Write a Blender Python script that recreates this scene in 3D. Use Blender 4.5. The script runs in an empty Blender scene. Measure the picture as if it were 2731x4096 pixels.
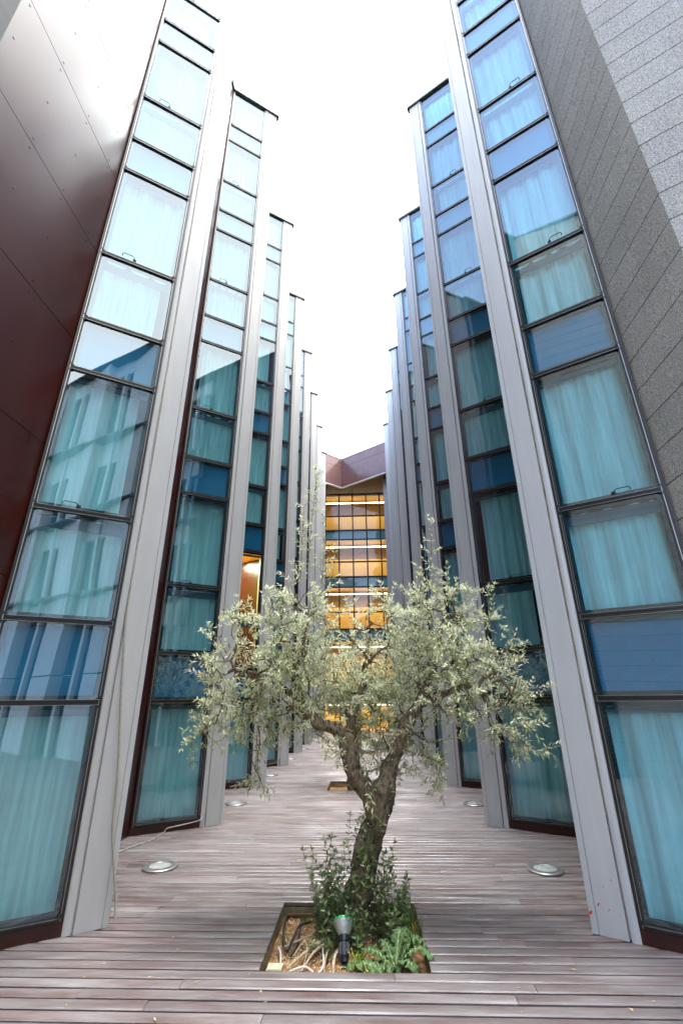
import bpy, math, random
from mathutils import Vector, Matrix, noise
R = math.radians
S = bpy.context.scene
COL = S.collection

# ------------------------------------------------------------------ camera
CX, CZ = 0.1505, 1.5
PITCH, YAW, ROLL = 0.3882, -0.0372, -0.0079
cd = bpy.data.cameras.new("camera"); cam = bpy.data.objects.new("camera", cd); COL.objects.link(cam)
cd.sensor_fit = 'VERTICAL'; cd.sensor_height = 36.0; cd.sensor_width = 36.0
cd.lens = 1834.4/4096*36
cd.clip_start = 0.05; cd.clip_end = 2000
fw = Vector((math.sin(YAW)*math.cos(PITCH), math.cos(YAW)*math.cos(PITCH), math.sin(PITCH)))
r0 = Vector((math.cos(YAW), -math.sin(YAW), 0)); u0 = r0.cross(fw)
rt = r0*math.cos(ROLL)+u0*math.sin(ROLL); up = -r0*math.sin(ROLL)+u0*math.cos(ROLL)
cam.matrix_world = Matrix(((rt.x, up.x, -fw.x, CX), (rt.y, up.y, -fw.y, 0), (rt.z, up.z, -fw.z, CZ), (0, 0, 0, 1)))
S.camera = cam

# ------------------------------------------------------------------ world (bright broken overcast)
SUN_EL, SUN_AZ = R(66), R(84)          # azimuth measured from +Y towards +X
W = bpy.data.worlds.new("World"); S.world = W; W.use_nodes = True
nt = W.node_tree; nt.nodes.clear()
def N(t, kind, **kw):
    n = t.nodes.new(kind)
    for k, v in kw.items(): setattr(n, k, v)
    return n
sky = N(nt, 'ShaderNodeTexSky', sky_type='NISHITA'); sky.sun_disc = False
sky.sun_elevation = SUN_EL; sky.sun_rotation = SUN_AZ
bg1 = N(nt, 'ShaderNodeBackground'); bg1.inputs[1].default_value = 0.15
hs = N(nt, 'ShaderNodeHueSaturation'); hs.inputs['Saturation'].default_value = .82; nt.links.new(sky.outputs[0], hs.inputs['Color']); nt.links.new(hs.outputs[0], bg1.inputs[0])
bg2 = N(nt, 'ShaderNodeBackground'); bg2.inputs[0].default_value = (0.97, 0.985, 1.0, 1); bg2.inputs[1].default_value = 1.35
tc = N(nt, 'ShaderNodeTexCoord')
nz = N(nt, 'ShaderNodeTexNoise'); nz.inputs['Scale'].default_value = 1.6; nz.inputs['Detail'].default_value = 6
nt.links.new(tc.outputs['Generated'], nz.inputs['Vector'])
dot = N(nt, 'ShaderNodeVectorMath', operation='DOT_PRODUCT'); dot.inputs[1].default_value = (1.1, 0.5, 0.0)
nt.links.new(tc.outputs['Generated'], dot.inputs[0])
m1 = N(nt, 'ShaderNodeMath', operation='MULTIPLY_ADD'); m1.inputs[1].default_value = 1.0; m1.inputs[2].default_value = 0.25
nt.links.new(dot.outputs['Value'], m1.inputs[0])
m2 = N(nt, 'ShaderNodeMath', operation='ADD'); nt.links.new(nz.outputs['Fac'], m2.inputs[0]); nt.links.new(m1.outputs[0], m2.inputs[1])
mr = N(nt, 'ShaderNodeMapRange'); mr.inputs[1].default_value = 0.25; mr.inputs[2].default_value = 0.85
nt.links.new(m2.outputs[0], mr.inputs[0])
mx = N(nt, 'ShaderNodeMixShader'); nt.links.new(mr.outputs[0], mx.inputs[0]); nt.links.new(bg1.outputs[0], mx.inputs[1]); nt.links.new(bg2.outputs[0], mx.inputs[2])
sx = N(nt, 'ShaderNodeSeparateXYZ'); nt.links.new(tc.outputs['Generated'], sx.inputs[0])      # overcast: brightest at the zenith
zr = N(nt, 'ShaderNodeMapRange', interpolation_type='SMOOTHSTEP'); zr.inputs[1].default_value = .93; zr.inputs[2].default_value = 1.0; zr.inputs[3].default_value = .64; zr.inputs[4].default_value = 9.0
nt.links.new(sx.outputs['Z'], zr.inputs[0]); nt.links.new(zr.outputs[0], bg2.inputs[1])
wo = N(nt, 'ShaderNodeOutputWorld'); nt.links.new(mx.outputs[0], wo.inputs[0])

sd = bpy.data.lights.new("sun", 'SUN'); sd.energy = 0.6; sd.angle = R(18); sd.color = (1.0, 0.97, 0.92)
sun = bpy.data.objects.new("sun", sd); COL.objects.link(sun)
sv = Vector((math.sin(SUN_AZ)*math.cos(SUN_EL), math.cos(SUN_AZ)*math.cos(SUN_EL), math.sin(SUN_EL)))
sun.rotation_euler = (-sv).to_track_quat('-Z', 'Y').to_euler(); sun.location = (0, 0, 40)
S.view_settings.view_transform = 'Standard'; S.view_settings.look = 'None'; S.view_settings.gamma = 1.0
S.view_settings.exposure = 3.0
S.cycles.max_bounces = 10; S.cycles.transparent_max_bounces = 16; S.cycles.diffuse_bounces = 4
S.cycles.sample_clamp_indirect = 6

# ------------------------------------------------------------------ helpers
class MB:
    def __init__(s): s.v = []; s.f = []; s.m = []; s.c = []; s.uv = None
    def poly(s, pts, m=0, c=None):
        n = len(s.v); s.v += [tuple(p) for p in pts]; s.f.append(tuple(range(n, n+len(pts)))); s.m.append(m); s.c.append(c)
    def hexa(s, P, m=0, c=None):      # P: 8 points, bottom 4 then top 4
        n = len(s.v); s.v += [tuple(p) for p in P]
        for q in ((3,2,1,0),(4,5,6,7),(0,1,5,4),(1,2,6,5),(2,3,7,6),(3,0,4,7)):
            s.f.append(tuple(n+i for i in q)); s.m.append(m); s.c.append(c)
    def box(s, a, b, m=0, c=None):
        x0,y0,z0 = a; x1,y1,z1 = b
        s.hexa([(x0,y0,z0),(x1,y0,z0),(x1,y1,z0),(x0,y1,z0),(x0,y0,z1),(x1,y0,z1),(x1,y1,z1),(x0,y1,z1)], m, c)
    def prism(s, plan, z0, z1, m=0, c=None):
        n = len(s.v); k = len(plan)
        s.v += [(p[0],p[1],z0) for p in plan]+[(p[0],p[1],z1) for p in plan]
        for i in range(k):
            j = (i+1)%k; s.f.append((n+i,n+j,n+k+j,n+k+i)); s.m.append(m); s.c.append(c)
        s.f.append(tuple(n+i for i in reversed(range(k)))); s.m.append(m); s.c.append(c)
        s.f.append(tuple(n+k+i for i in range(k))); s.m.append(m); s.c.append(c)
    def tube(s, pts, rad, seg=8, m=0, c=None, wob=0.0, caps=True, seed=0):
        pts = [Vector(p) for p in pts]; n0 = len(s.v); K = len(pts)
        if not hasattr(rad, '__len__'): rad = [rad]*K
        t0 = (pts[1]-pts[0]).normalized(); a = t0.orthogonal().normalized()
        for i, p in enumerate(pts):
            t = (pts[min(i+1,K-1)]-pts[max(i-1,0)]).normalized()
            a = (a - t*a.dot(t)).normalized(); b = t.cross(a)
            for k in range(seg):
                an = 2*math.pi*k/seg; d = a*math.cos(an)+b*math.sin(an); r = rad[i]
                if wob: 
                    q = (p+d*r)
                    r *= 1+wob*(noise.noise(Vector((q.x*9+seed, q.y*9, q.z*5)))*1.3+0.45*noise.noise(Vector((q.x*28, q.y*28, q.z*11+seed))))
                s.v.append(tuple(p+d*r))
        for i in range(K-1):
            for k in range(seg):
                k2 = (k+1)%seg
                s.f.append((n0+i*seg+k, n0+i*seg+k2, n0+(i+1)*seg+k2, n0+(i+1)*seg+k)); s.m.append(m); s.c.append(c)
        if caps:
            s.f.append(tuple(n0+k for k in reversed(range(seg)))); s.m.append(m); s.c.append(c)
            s.f.append(tuple(n0+(K-1)*seg+k for k in range(seg))); s.m.append(m); s.c.append(c)
    def lathe(s, prof, seg=24, M=None, m=0, c=None):   # prof: (r,z)
        n0 = len(s.v); M = M or Matrix.Identity(4)
        for r, z in prof:
            for k in range(seg):
                a = 2*math.pi*k/seg; s.v.append(tuple(M@Vector((r*math.cos(a), r*math.sin(a), z))))
        for i in range(len(prof)-1):
            for k in range(seg):
                k2 = (k+1)%seg; s.f.append((n0+i*seg+k, n0+i*seg+k2, n0+(i+1)*seg+k2, n0+(i+1)*seg+k)); s.m.append(m); s.c.append(c)
    def build(s, name, mats, parent=None, smooth=False):
        me = bpy.data.meshes.new(name); me.from_pydata(s.v, [], s.f)
        mats = mats if isinstance(mats, (list, tuple)) else [mats]
        for x in mats: me.materials.append(x)
        if len(mats) > 1: me.polygons.foreach_set('material_index', s.m)
        if smooth: me.polygons.foreach_set('use_smooth', [True]*len(s.f))
        if any(x is not None for x in s.c):
            at = me.attributes.new('var', 'FLOAT', 'FACE'); at.data.foreach_set('value', [x or 0.0 for x in s.c])
        me.update()
        o = bpy.data.objects.new(name, me); COL.objects.link(o)
        if parent: o.parent = parent
        return o
def tag(o, label, cat, group=None, kind=None):
    o['label'] = label; o['category'] = cat
    if group: o['group'] = group
    if kind: o['kind'] = kind
    return o
def struct(o): o['kind'] = 'structure'; return o
def thing(name, loc, label, cat, group=None):
    o = bpy.data.objects.new(name, None); o.empty_display_size = 0.2; COL.objects.link(o); o.location = loc
    return tag(o, label, cat, group)
def keep(o, root):        # parent while the mesh is written in world coordinates
    o.parent = root; o.location = -root.location; return o
def dup(root, loc, label=None):
    r = root.copy(); COL.objects.link(r); r.location = loc
    if label: r['label'] = label
    for ch in list(root.children):
        c = ch.copy(); COL.objects.link(c); c.parent = r
        for g in ch.children:
            d = g.copy(); COL.objects.link(d); d.parent = c
    return r

# ------------------------------------------------------------------ materials
def mat(name, col=(.5,.5,.5), rough=.5, metal=0.0, spec=.5, coat=0, coatr=.1, var=None, vscale=8, bump=0, bscale=60, rvar=0, emit=None, es=0, stretch=None):
    m = bpy.data.materials.new(name); m.use_nodes = True; t = m.node_tree; b = t.nodes['Principled BSDF']
    b.inputs['Base Color'].default_value = (*col, 1); b.inputs['Roughness'].default_value = rough
    b.inputs['Metallic'].default_value = metal; b.inputs['Specular IOR Level'].default_value = spec
    b.inputs['Coat Weight'].default_value = coat; b.inputs['Coat Roughness'].default_value = coatr
    if emit: b.inputs['Emission Color'].default_value = (*emit, 1); b.inputs['Emission Strength'].default_value = es
    tcn = N(t, 'ShaderNodeTexCoord'); src = tcn.outputs['Object']
    if stretch:
        mp = N(t, 'ShaderNodeMapping'); mp.inputs['Scale'].default_value = stretch; t.links.new(src, mp.inputs[0]); src = mp.outputs[0]
    if var:
        n = N(t, 'ShaderNodeTexNoise'); n.inputs['Scale'].default_value = vscale; n.inputs['Detail'].default_value = 6; n.inputs['Roughness'].default_value = .6
        t.links.new(src, n.inputs['Vector'])
        r = N(t, 'ShaderNodeMapRange'); r.inputs[1].default_value = .35; r.inputs[2].default_value = .65; t.links.new(n.outputs['Fac'], r.inputs[0])
        x = N(t, 'ShaderNodeMix', data_type='RGBA'); x.inputs[6].default_value = (*col, 1); x.inputs[7].default_value = (*var, 1)
        t.links.new(r.outputs[0], x.inputs[0]); t.links.new(x.outputs[2], b.inputs['Base Color'])
    if rvar:
        n = N(t, 'ShaderNodeTexNoise'); n.inputs['Scale'].default_value = vscale*1.7; n.inputs['Detail'].default_value = 4; t.links.new(src, n.inputs['Vector'])
        r = N(t, 'ShaderNodeMapRange'); r.inputs[3].default_value = max(rough-rvar, .02); r.inputs[4].default_value = rough+rvar
        t.links.new(n.outputs['Fac'], r.inputs[0]); t.links.new(r.outputs[0], b.inputs['Roughness'])
    if bump:
        n = N(t, 'ShaderNodeTexNoise'); n.inputs['Scale'].default_value = bscale; n.inputs['Detail'].default_value = 5; t.links.new(src, n.inputs['Vector'])
        bp = N(t, 'ShaderNodeBump'); bp.inputs['Strength'].default_value = bump; bp.inputs['Distance'].default_value = .01
        t.links.new(n.outputs['Fac'], bp.inputs['Height']); t.links.new(bp.outputs[0], b.inputs['Normal'])
    return m
M = {}
M['alu'] = mat('silver painted metal', (.56,.56,.55), .48, .12, var=(.52,.515,.505), vscale=2.6, rvar=.12, bump=.07, bscale=3, stretch=(4,4,.5))
M['rail'] = mat('dark anodised rail', (.035,.033,.032), .35, .5)
M['lip'] = mat('bright rail edge', (.40,.38,.35), .35, .8)
M['headshade'] = mat('painted ceiling shade', (.09,.125,.18), .6)  # dark strip colour standing in for ceiling shade at the window tops
M['black'] = mat('black gasket', (.006,.008,.012), .5)
M['red'] = mat('dark red panel', (.050,.0065,.004), .30, 0, .5, coat=.42, coatr=.24, var=(.036,.0055,.004), vscale=1.2, rvar=.06, bump=.03, bscale=2.5)
M['sill'] = mat('red brown sill', (.055,.012,.007), .4, var=(.035,.008,.006), vscale=14, bump=.1, bscale=40)
M['blue'] = mat('blue spandrel board', (.0,.23,.42), .6, var=(.0,.19,.36), vscale=1.5)
M['reflblue'] = mat('spandrel board with painted reflection', (.22,.42,.55), .6, var=(.18,.35,.47), vscale=2.5)  # lighter copy of the blue board, glass reflection put into its colour
M['room'] = mat('dark room', (.02,.024,.028), .9)
M['roof'] = mat('roof edge metal', (.075,.075,.06), .5, .3, var=(.03,.03,.022), vscale=12, bump=.2)
M['capl'] = mat('pale roof flashing', (.42,.43,.42), .45, .4, var=(.25,.25,.22), vscale=9)
M['louv'] = mat('grey louvre', (.055,.065,.067), .65, 0, .2, var=(.04,.048,.05), vscale=5)
M['white'] = mat('white flashing', (.75,.75,.76), .4, .1)
M['brownp'] = mat('brown fascia panel', (.125,.048,.036), .28, .1, coat=.7, coatr=.14, var=(.17,.065,.06), vscale=2)
M['soffit'] = mat('brown soffit slats', (.14,.055,.03), .5)
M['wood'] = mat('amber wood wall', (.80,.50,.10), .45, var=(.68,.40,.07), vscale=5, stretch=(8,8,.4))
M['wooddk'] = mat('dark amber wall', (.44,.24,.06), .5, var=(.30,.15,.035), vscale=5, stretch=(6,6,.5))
M['tubelight'] = mat('lit strip lamp', (1,1,1), .5, emit=(1,.86,.55), es=2.6)
M['cable'] = mat('pale cable', (.42,.40,.35), .6, var=(.30,.28,.22), vscale=30)
M['seal'] = mat('yellowed sealant', (.30,.27,.19), .7, var=(.16,.14,.10), vscale=18, stretch=(1,1,.5))
M['darkcable'] = mat('black hose', (.012,.014,.018), .45)
M['whitecable'] = mat('white cable', (.72,.70,.66), .45)
M['box'] = mat('cream plastic', (.66,.62,.44), .5, var=(.5,.46,.3), vscale=25)
M['root'] = mat('dry root', (.58,.48,.34), .8, var=(.36,.27,.17), vscale=40, bump=.3)
M['soil'] = mat('ochre soil', (.42,.22,.09), .95, var=(.25,.13,.055), vscale=22, bump=1.0, bscale=50)
M['chip'] = mat('wood chip litter', (.74,.62,.38), .9, var=(.42,.30,.15), vscale=60)
M['tray'] = mat('stained cream tray', (.32,.27,.14), .7, var=(.12,.085,.04), vscale=9, bump=.2)
M['rust'] = mat('rusty pipe', (.13,.055,.02), .8, var=(.07,.03,.015), vscale=30)
M['yleaf'] = mat('fallen yellow leaf', (.55,.45,.12), .6, var=(.35,.25,.1), vscale=50)
M['ring'] = mat('worn steel ring', (.34,.33,.32), .42, .7, var=(.24,.23,.22), vscale=25, bump=.1)
M['lens'] = mat('frosted lens', (.40,.41,.40), .18, .1, var=(.30,.30,.29), vscale=14)
M['green'] = mat('green lamp glass', (.01,.42,.10), .15, coat=.5)
M['plastic'] = mat('black ribbed plastic', (.012,.015,.022), .35)
M['thistle'] = mat('thistle leaf', (.085,.16,.045), .55, var=(.16,.25,.09), vscale=30, bump=.5, bscale=90)
M['midrib'] = mat('pale midrib', (.42,.5,.22), .5)
M['weed'] = mat('yellow green weed', (.32,.38,.03), .6)
M['grassm'] = mat('grass blade', (.14,.22,.04), .6)
M['hill'] = mat('wooded hill', (.018,.03,.012), .95, var=(.05,.045,.02), vscale=.08)
M['facst'] = mat('pale stone panel', (.76,.77,.74), .7, var=(.68,.69,.66), vscale=3)
M['bulb'] = mat('small clear bulb', (.75,.8,.85), .2)
M['picture'] = mat('picture canvas', (.5,.3,.1), .6)

# reflector of the spotlight: prismatic clear glass look
M['reflector'] = mat('ribbed silver reflector', (.50,.53,.51), .3, .5, bump=.5, bscale=140)

# stone: speckled granite
def stone(name, base, dark, light):
    m = mat(name, base, .75); t = m.node_tree; b = t.nodes['Principled BSDF']; tcn = N(t, 'ShaderNodeTexCoord')
    n = N(t, 'ShaderNodeTexNoise'); n.inputs['Scale'].default_value = 95; n.inputs['Detail'].default_value = 3; n.inputs['Roughness'].default_value = .7
    t.links.new(tcn.outputs['Object'], n.inputs['Vector'])
    cr = N(t, 'ShaderNodeValToRGB'); e = cr.color_ramp.elements
    e[0].position = .36; e[0].color = (*dark, 1); e[1].position = .66; e[1].color = (*light, 1)
    x = cr.color_ramp.elements.new(.5); x.color = (*base, 1)
    t.links.new(n.outputs['Fac'], cr.inputs[0])
    at = N(t, 'ShaderNodeAttribute', attribute_name='var')
    n2 = N(t, 'ShaderNodeTexNoise'); n2.inputs['Scale'].default_value = 1.3; n2.inputs['Detail'].default_value = 5; t.links.new(tcn.outputs['Object'], n2.inputs['Vector'])
    r2 = N(t, 'ShaderNodeMapRange'); r2.inputs[1].default_value = .3; r2.inputs[2].default_value = .7; r2.inputs[3].default_value = .88; r2.inputs[4].default_value = 1.08; t.links.new(n2.outputs['Fac'], r2.inputs[0])
    # dark wear spots
    n3 = N(t, 'ShaderNodeTexNoise'); n3.inputs['Scale'].default_value = 5; n3.inputs['Detail'].default_value = 2; t.links.new(tcn.outputs['Object'], n3.inputs['Vector'])
    r3 = N(t, 'ShaderNodeMapRange'); r3.inputs[1].default_value = .70; r3.inputs[2].default_value = .76; r3.inputs[3].default_value = 1; r3.inputs[4].default_value = .6; t.links.new(n3.outputs['Fac'], r3.inputs[0])
    ad = N(t, 'ShaderNodeMath', operation='MULTIPLY_ADD'); ad.inputs[1].default_value = .10; ad.inputs[2].default_value = .95; t.links.new(at.outputs['Fac'], ad.inputs[0])
    mu = N(t, 'ShaderNodeMath', operation='MULTIPLY'); t.links.new(r2.outputs[0], mu.inputs[0]); t.links.new(r3.outputs[0], mu.inputs[1])
    mv = N(t, 'ShaderNodeMath', operation='MULTIPLY'); t.links.new(mu.outputs[0], mv.inputs[0]); t.links.new(ad.outputs[0], mv.inputs[1])
    vm = N(t, 'ShaderNodeVectorMath', operation='SCALE'); t.links.new(cr.outputs[0], vm.inputs[0]); t.links.new(mv.outputs[0], vm.inputs['Scale'])
    t.links.new(vm.outputs[0], b.inputs['Base Color'])
    bp = N(t, 'ShaderNodeBump'); bp.inputs['Strength'].default_value = .35; bp.inputs['Distance'].default_value = .004; t.links.new(n.outputs['Fac'], bp.inputs['Height']); t.links.new(bp.outputs[0], b.inputs['Normal'])
    return m
M['stone'] = stone('flamed granite', (.45,.425,.385), (.18,.17,.155), (.72,.69,.635))

# glass: tinted transparent + fresnel reflection with slight waviness
def glass(name, tint, refl, ior=1.9, wav=.012, wscale=1.1, streak=False):
    m = bpy.data.materials.new(name); m.use_nodes = True; t = m.node_tree; t.nodes.clear()
    out = N(t, 'ShaderNodeOutputMaterial'); mix = N(t, 'ShaderNodeMixShader')
    tr = N(t, 'ShaderNodeBsdfTransparent'); tr.inputs[0].default_value = (*tint, 1)
    gl = N(t, 'ShaderNodeBsdfGlossy'); gl.inputs['Color'].default_value = (*refl, 1); gl.inputs['Roughness'].default_value = 0.0
    fr = N(t, 'ShaderNodeFresnel'); ge = N(t, 'ShaderNodeNewGeometry'); ir = N(t, 'ShaderNodeMapRange'); ir.inputs[3].default_value = ior; ir.inputs[4].default_value = 1/ior; t.links.new(ge.outputs['Backfacing'], ir.inputs[0]); t.links.new(ir.outputs[0], fr.inputs['IOR'])   # same reflectance from both sides
    tcn = N(t, 'ShaderNodeTexCoord'); n = N(t, 'ShaderNodeTexNoise'); n.inputs['Scale'].default_value = wscale; n.inputs['Detail'].default_value = 0
    t.links.new(tcn.outputs['Object'], n.inputs['Vector'])
    bp = N(t, 'ShaderNodeBump'); bp.inputs['Strength'].default_value = 1; bp.inputs['Distance'].default_value = wav; t.links.new(n.outputs['Fac'], bp.inputs['Height'])
    t.links.new(bp.outputs[0], gl.inputs['Normal'])
    # faint dust film
    df = N(t, 'ShaderNodeBsdfDiffuse'); df.inputs[0].default_value = (.6,.65,.66,1)
    n2 = N(t, 'ShaderNodeTexNoise'); n2.inputs['Scale'].default_value = 3.0; n2.inputs['Detail'].default_value = 8; n2.inputs['Roughness'].default_value = .7; t.links.new(tcn.outputs['Object'], n2.inputs['Vector'])
    r2 = N(t, 'ShaderNodeMapRange'); r2.inputs[1].default_value = .4; r2.inputs[2].default_value = .8; r2.inputs[3].default_value = .004; r2.inputs[4].default_value = .04; t.links.new(n2.outputs['Fac'], r2.inputs[0])
    mix2 = N(t, 'ShaderNodeMixShader'); t.links.new(r2.outputs[0], mix2.inputs[0]); t.links.new(tr.outputs[0], mix2.inputs[1]); t.links.new(df.outputs[0], mix2.inputs[2])
    t.links.new(fr.outputs[0], mix.inputs[0]); t.links.new(mix2.outputs[0], mix.inputs[1]); t.links.new(gl.outputs[0], mix.inputs[2])
    t.links.new(mix.outputs[0], out.inputs[0]); return m
M['glass'] = glass('tinted window glass', (.50,.83,.89), (.84,.94,1.0), 2.25, wav=.0035)
M['glassend'] = glass('clear end wall glass', (.80,.86,.86), (.9,.95,1), 1.5)
M['glassfar'] = glass('rear facade glass', (.30,.45,.5), (.8,.9,1), 1.9)

# curtain: thin translucent cloth
def cloth(name, col):
    m = bpy.data.materials.new(name); m.use_nodes = True; t = m.node_tree; b = t.nodes['Principled BSDF']
    b.inputs['Base Color'].default_value = (*col, 1); b.inputs['Roughness'].default_value = .9; b.inputs['Specular IOR Level'].default_value = .1
    tcn = N(t, 'ShaderNodeTexCoord'); w = N(t, 'ShaderNodeTexNoise'); w.inputs['Scale'].default_value = 6; w.inputs['Detail'].default_value = 3
    mp = N(t, 'ShaderNodeMapping'); mp.inputs['Scale'].default_value = (5, 5, .25); t.links.new(tcn.outputs['Object'], mp.inputs[0]); t.links.new(mp.outputs[0], w.inputs['Vector'])
    r = N(t, 'ShaderNodeMapRange'); r.inputs[1].default_value = .3; r.inputs[2].default_value = .7; r.inputs[3].default_value = .72; r.inputs[4].default_value = 1.0; t.links.new(w.outputs['Fac'], r.inputs[0])
    vm = N(t, 'ShaderNodeVectorMath', operation='SCALE'); vm.inputs[0].default_value = col; t.links.new(r.outputs[0], vm.inputs['Scale']); t.links.new(vm.outputs[0], b.inputs['Base Color'])
    return m
M['curtain'] = cloth('white sheer curtain', (.90,.92,.89))

# deck boards
def deckmat():
    m = mat('weathered deck board', (.2,.15,.14), .42); t = m.node_tree; b = t.nodes['Principled BSDF']
    tcn = N(t, 'ShaderNodeTexCoord'); at = N(t, 'ShaderNodeAttribute', attribute_name='var')
    mp = N(t, 'ShaderNodeMapping'); mp.inputs['Scale'].default_value = (.55, 3.2, 1); t.links.new(tcn.outputs['Object'], mp.inputs[0])
    # shift per board so the grain does not run across boards
    cm = N(t, 'ShaderNodeCombineXYZ'); ml = N(t, 'ShaderNodeMath', operation='MULTIPLY'); ml.inputs[1].default_value = 37.0; t.links.new(at.outputs['Fac'], ml.inputs[0]); t.links.new(ml.outputs[0], cm.inputs[0])
    va = N(t, 'ShaderNodeVectorMath', operation='ADD'); t.links.new(mp.outputs[0], va.inputs[0]); t.links.new(cm.outputs[0], va.inputs[1])
    n1 = N(t, 'ShaderNodeTexNoise'); n1.inputs['Scale'].default_value = 2.4; n1.inputs['Detail'].default_value = 8; n1.inputs['Roughness'].default_value = .62; t.links.new(va.outputs[0], n1.inputs['Vector'])
    cr = N(t, 'ShaderNodeValToRGB'); e = cr.color_ramp.elements
    e[0].position = .28; e[0].color = (.092,.043,.037,1); e[1].position = .72; e[1].color = (.25,.232,.228,1)
    x = e.new(.47); x.color = (.155,.120,.114,1)
    t.links.new(n1.outputs['Fac'], cr.inputs[0])
    r = N(t, 'ShaderNodeMapRange'); r.inputs[3].default_value = .78; r.inputs[4].default_value = 1.15; t.links.new(at.outputs['Fac'], r.inputs[0])
    n3 = N(t, 'ShaderNodeTexNoise'); n3.inputs['Scale'].default_value = 40; n3.inputs['Detail'].default_value = 3
    mp3 = N(t, 'ShaderNodeMapping'); mp3.inputs['Scale'].default_value = (.12, 1, 1); t.links.new(tcn.outputs['Object'], mp3.inputs[0]); t.links.new(mp3.outputs[0], n3.inputs['Vector'])
    r3 = N(t, 'ShaderNodeMapRange'); r3.inputs[1].default_value = .3; r3.inputs[2].default_value = .7; r3.inputs[3].default_value = .86; r3.inputs[4].default_value = 1.1; t.links.new(n3.outputs['Fac'], r3.inputs[0])
    mu = N(t, 'ShaderNodeMath', operation='MULTIPLY'); t.links.new(r.outputs[0], mu.inputs[0]); t.links.new(r3.outputs[0], mu.inputs[1])
    vm = N(t, 'ShaderNodeVectorMath', operation='SCALE'); t.links.new(cr.outputs[0], vm.inputs[0]); t.links.new(mu.outputs[0], vm.inputs['Scale']); t.links.new(vm.outputs[0], b.inputs['Base Color'])
    n2 = N(t, 'ShaderNodeTexNoise'); n2.inputs['Scale'].default_value = 1.7; n2.inputs['Detail'].default_value = 6; t.links.new(tcn.outputs['Object'], n2.inputs['Vector'])
    rr = N(t, 'ShaderNodeMapRange'); rr.inputs[1].default_value = .35; rr.inputs[2].default_value = .65; rr.inputs[3].default_value = .28; rr.inputs[4].default_value = .60; t.links.new(n2.outputs['Fac'], rr.inputs[0]); t.links.new(rr.outputs[0], b.inputs['Roughness'])
    bp = N(t, 'ShaderNodeBump'); bp.inputs['Strength'].default_value = .25; bp.inputs['Distance'].default_value = .004; t.links.new(n3.outputs['Fac'], bp.inputs['Height']); t.links.new(bp.outputs[0], b.inputs['Normal'])
    return m
M['deck'] = deckmat()

def leafmat(name, c1, c2, under):
    m = bpy.data.materials.new(name); m.use_nodes = True; t = m.node_tree; b = t.nodes['Principled BSDF']; out = t.nodes['Material Output']
    at = N(t, 'ShaderNodeAttribute', attribute_name='var'); x = N(t, 'ShaderNodeMix', data_type='RGBA'); x.inputs[6].default_value = (*c1, 1); x.inputs[7].default_value = (*c2, 1)
    t.links.new(at.outputs['Fac'], x.inputs[0])
    g = N(t, 'ShaderNodeNewGeometry'); y = N(t, 'ShaderNodeMix', data_type='RGBA'); y.inputs[7].default_value = (*under, 1)
    t.links.new(x.outputs[2], y.inputs[6]); t.links.new(g.outputs['Backfacing'], y.inputs[0]); t.links.new(y.outputs[2], b.inputs['Base Color'])
    b.inputs['Roughness'].default_value = .34; b.inputs['Specular IOR Level'].default_value = .7
    tl = N(t, 'ShaderNodeBsdfTranslucent'); t.links.new(y.outputs[2], tl.inputs[0]); mx = N(t, 'ShaderNodeMixShader'); mx.inputs[0].default_value = .38
    t.links.new(b.outputs[0], mx.inputs[1]); t.links.new(tl.outputs[0], mx.inputs[2]); t.links.new(mx.outputs[0], out.inputs[0]); return m
M['leaf'] = leafmat('olive leaf', (.17,.215,.10), (.74,.75,.38), (.74,.76,.55))
M['shoot'] = leafmat('young olive leaf', (.07,.12,.045), (.26,.35,.10), (.30,.36,.24))
def barkmat():
    m = mat('olive bark', (.17,.135,.10), .9); t = m.node_tree; b = t.nodes['Principled BSDF']; tcn = N(t, 'ShaderNodeTexCoord')
    mp = N(t, 'ShaderNodeMapping'); mp.inputs['Scale'].default_value = (1,1,.42); t.links.new(tcn.outputs['Object'], mp.inputs[0])
    v = N(t, 'ShaderNodeTexVoronoi', feature='F1'); v.inputs['Scale'].default_value = 38; t.links.new(mp.outputs[0], v.inputs['Vector'])
    n = N(t, 'ShaderNodeTexNoise'); n.inputs['Scale'].default_value = 30; n.inputs['Detail'].default_value = 8; n.inputs['Roughness'].default_value = .7; t.links.new(mp.outputs[0], n.inputs['Vector'])
    ad = N(t, 'ShaderNodeMath', operation='ADD'); t.links.new(v.outputs['Distance'], ad.inputs[0]); t.links.new(n.outputs['Fac'], ad.inputs[1])
    cr = N(t, 'ShaderNodeValToRGB'); e = cr.color_ramp.elements; e[0].position = .50; e[0].color = (.020,.012,.007,1); e[1].position = 1.0; e[1].color = (.26,.195,.12,1); t.links.new(ad.outputs[0], cr.inputs[0]); t.links.new(cr.outputs[0], b.inputs['Base Color'])
    bp = N(t, 'ShaderNodeBump'); bp.inputs['Strength'].default_value = 1; bp.inputs['Distance'].default_value = .035; t.links.new(ad.outputs[0], bp.inputs['Height']); t.links.new(bp.outputs[0], b.inputs['Normal'])
    return m
M['bark'] = barkmat()

# ------------------------------------------------------------------ layout constants (metres, court axis = x 0)
TIPW, PER = 1.70, 2.925
YL, YR = 4.103, 4.079
LEV = [.09,1.494,2.117,3.072,4.55,5.189,6.149,7.604,8.217,9.14,10.548,11.153,12.09,13.522,14.115,15.42]
KIND = 'TSMTSMTSMTSMTSM'
ROOF = 15.42
NB = 8
REC, RECY = 2.665, -.583          # recess corner (from axis, from tip)
rnd = random.Random(5)

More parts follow.
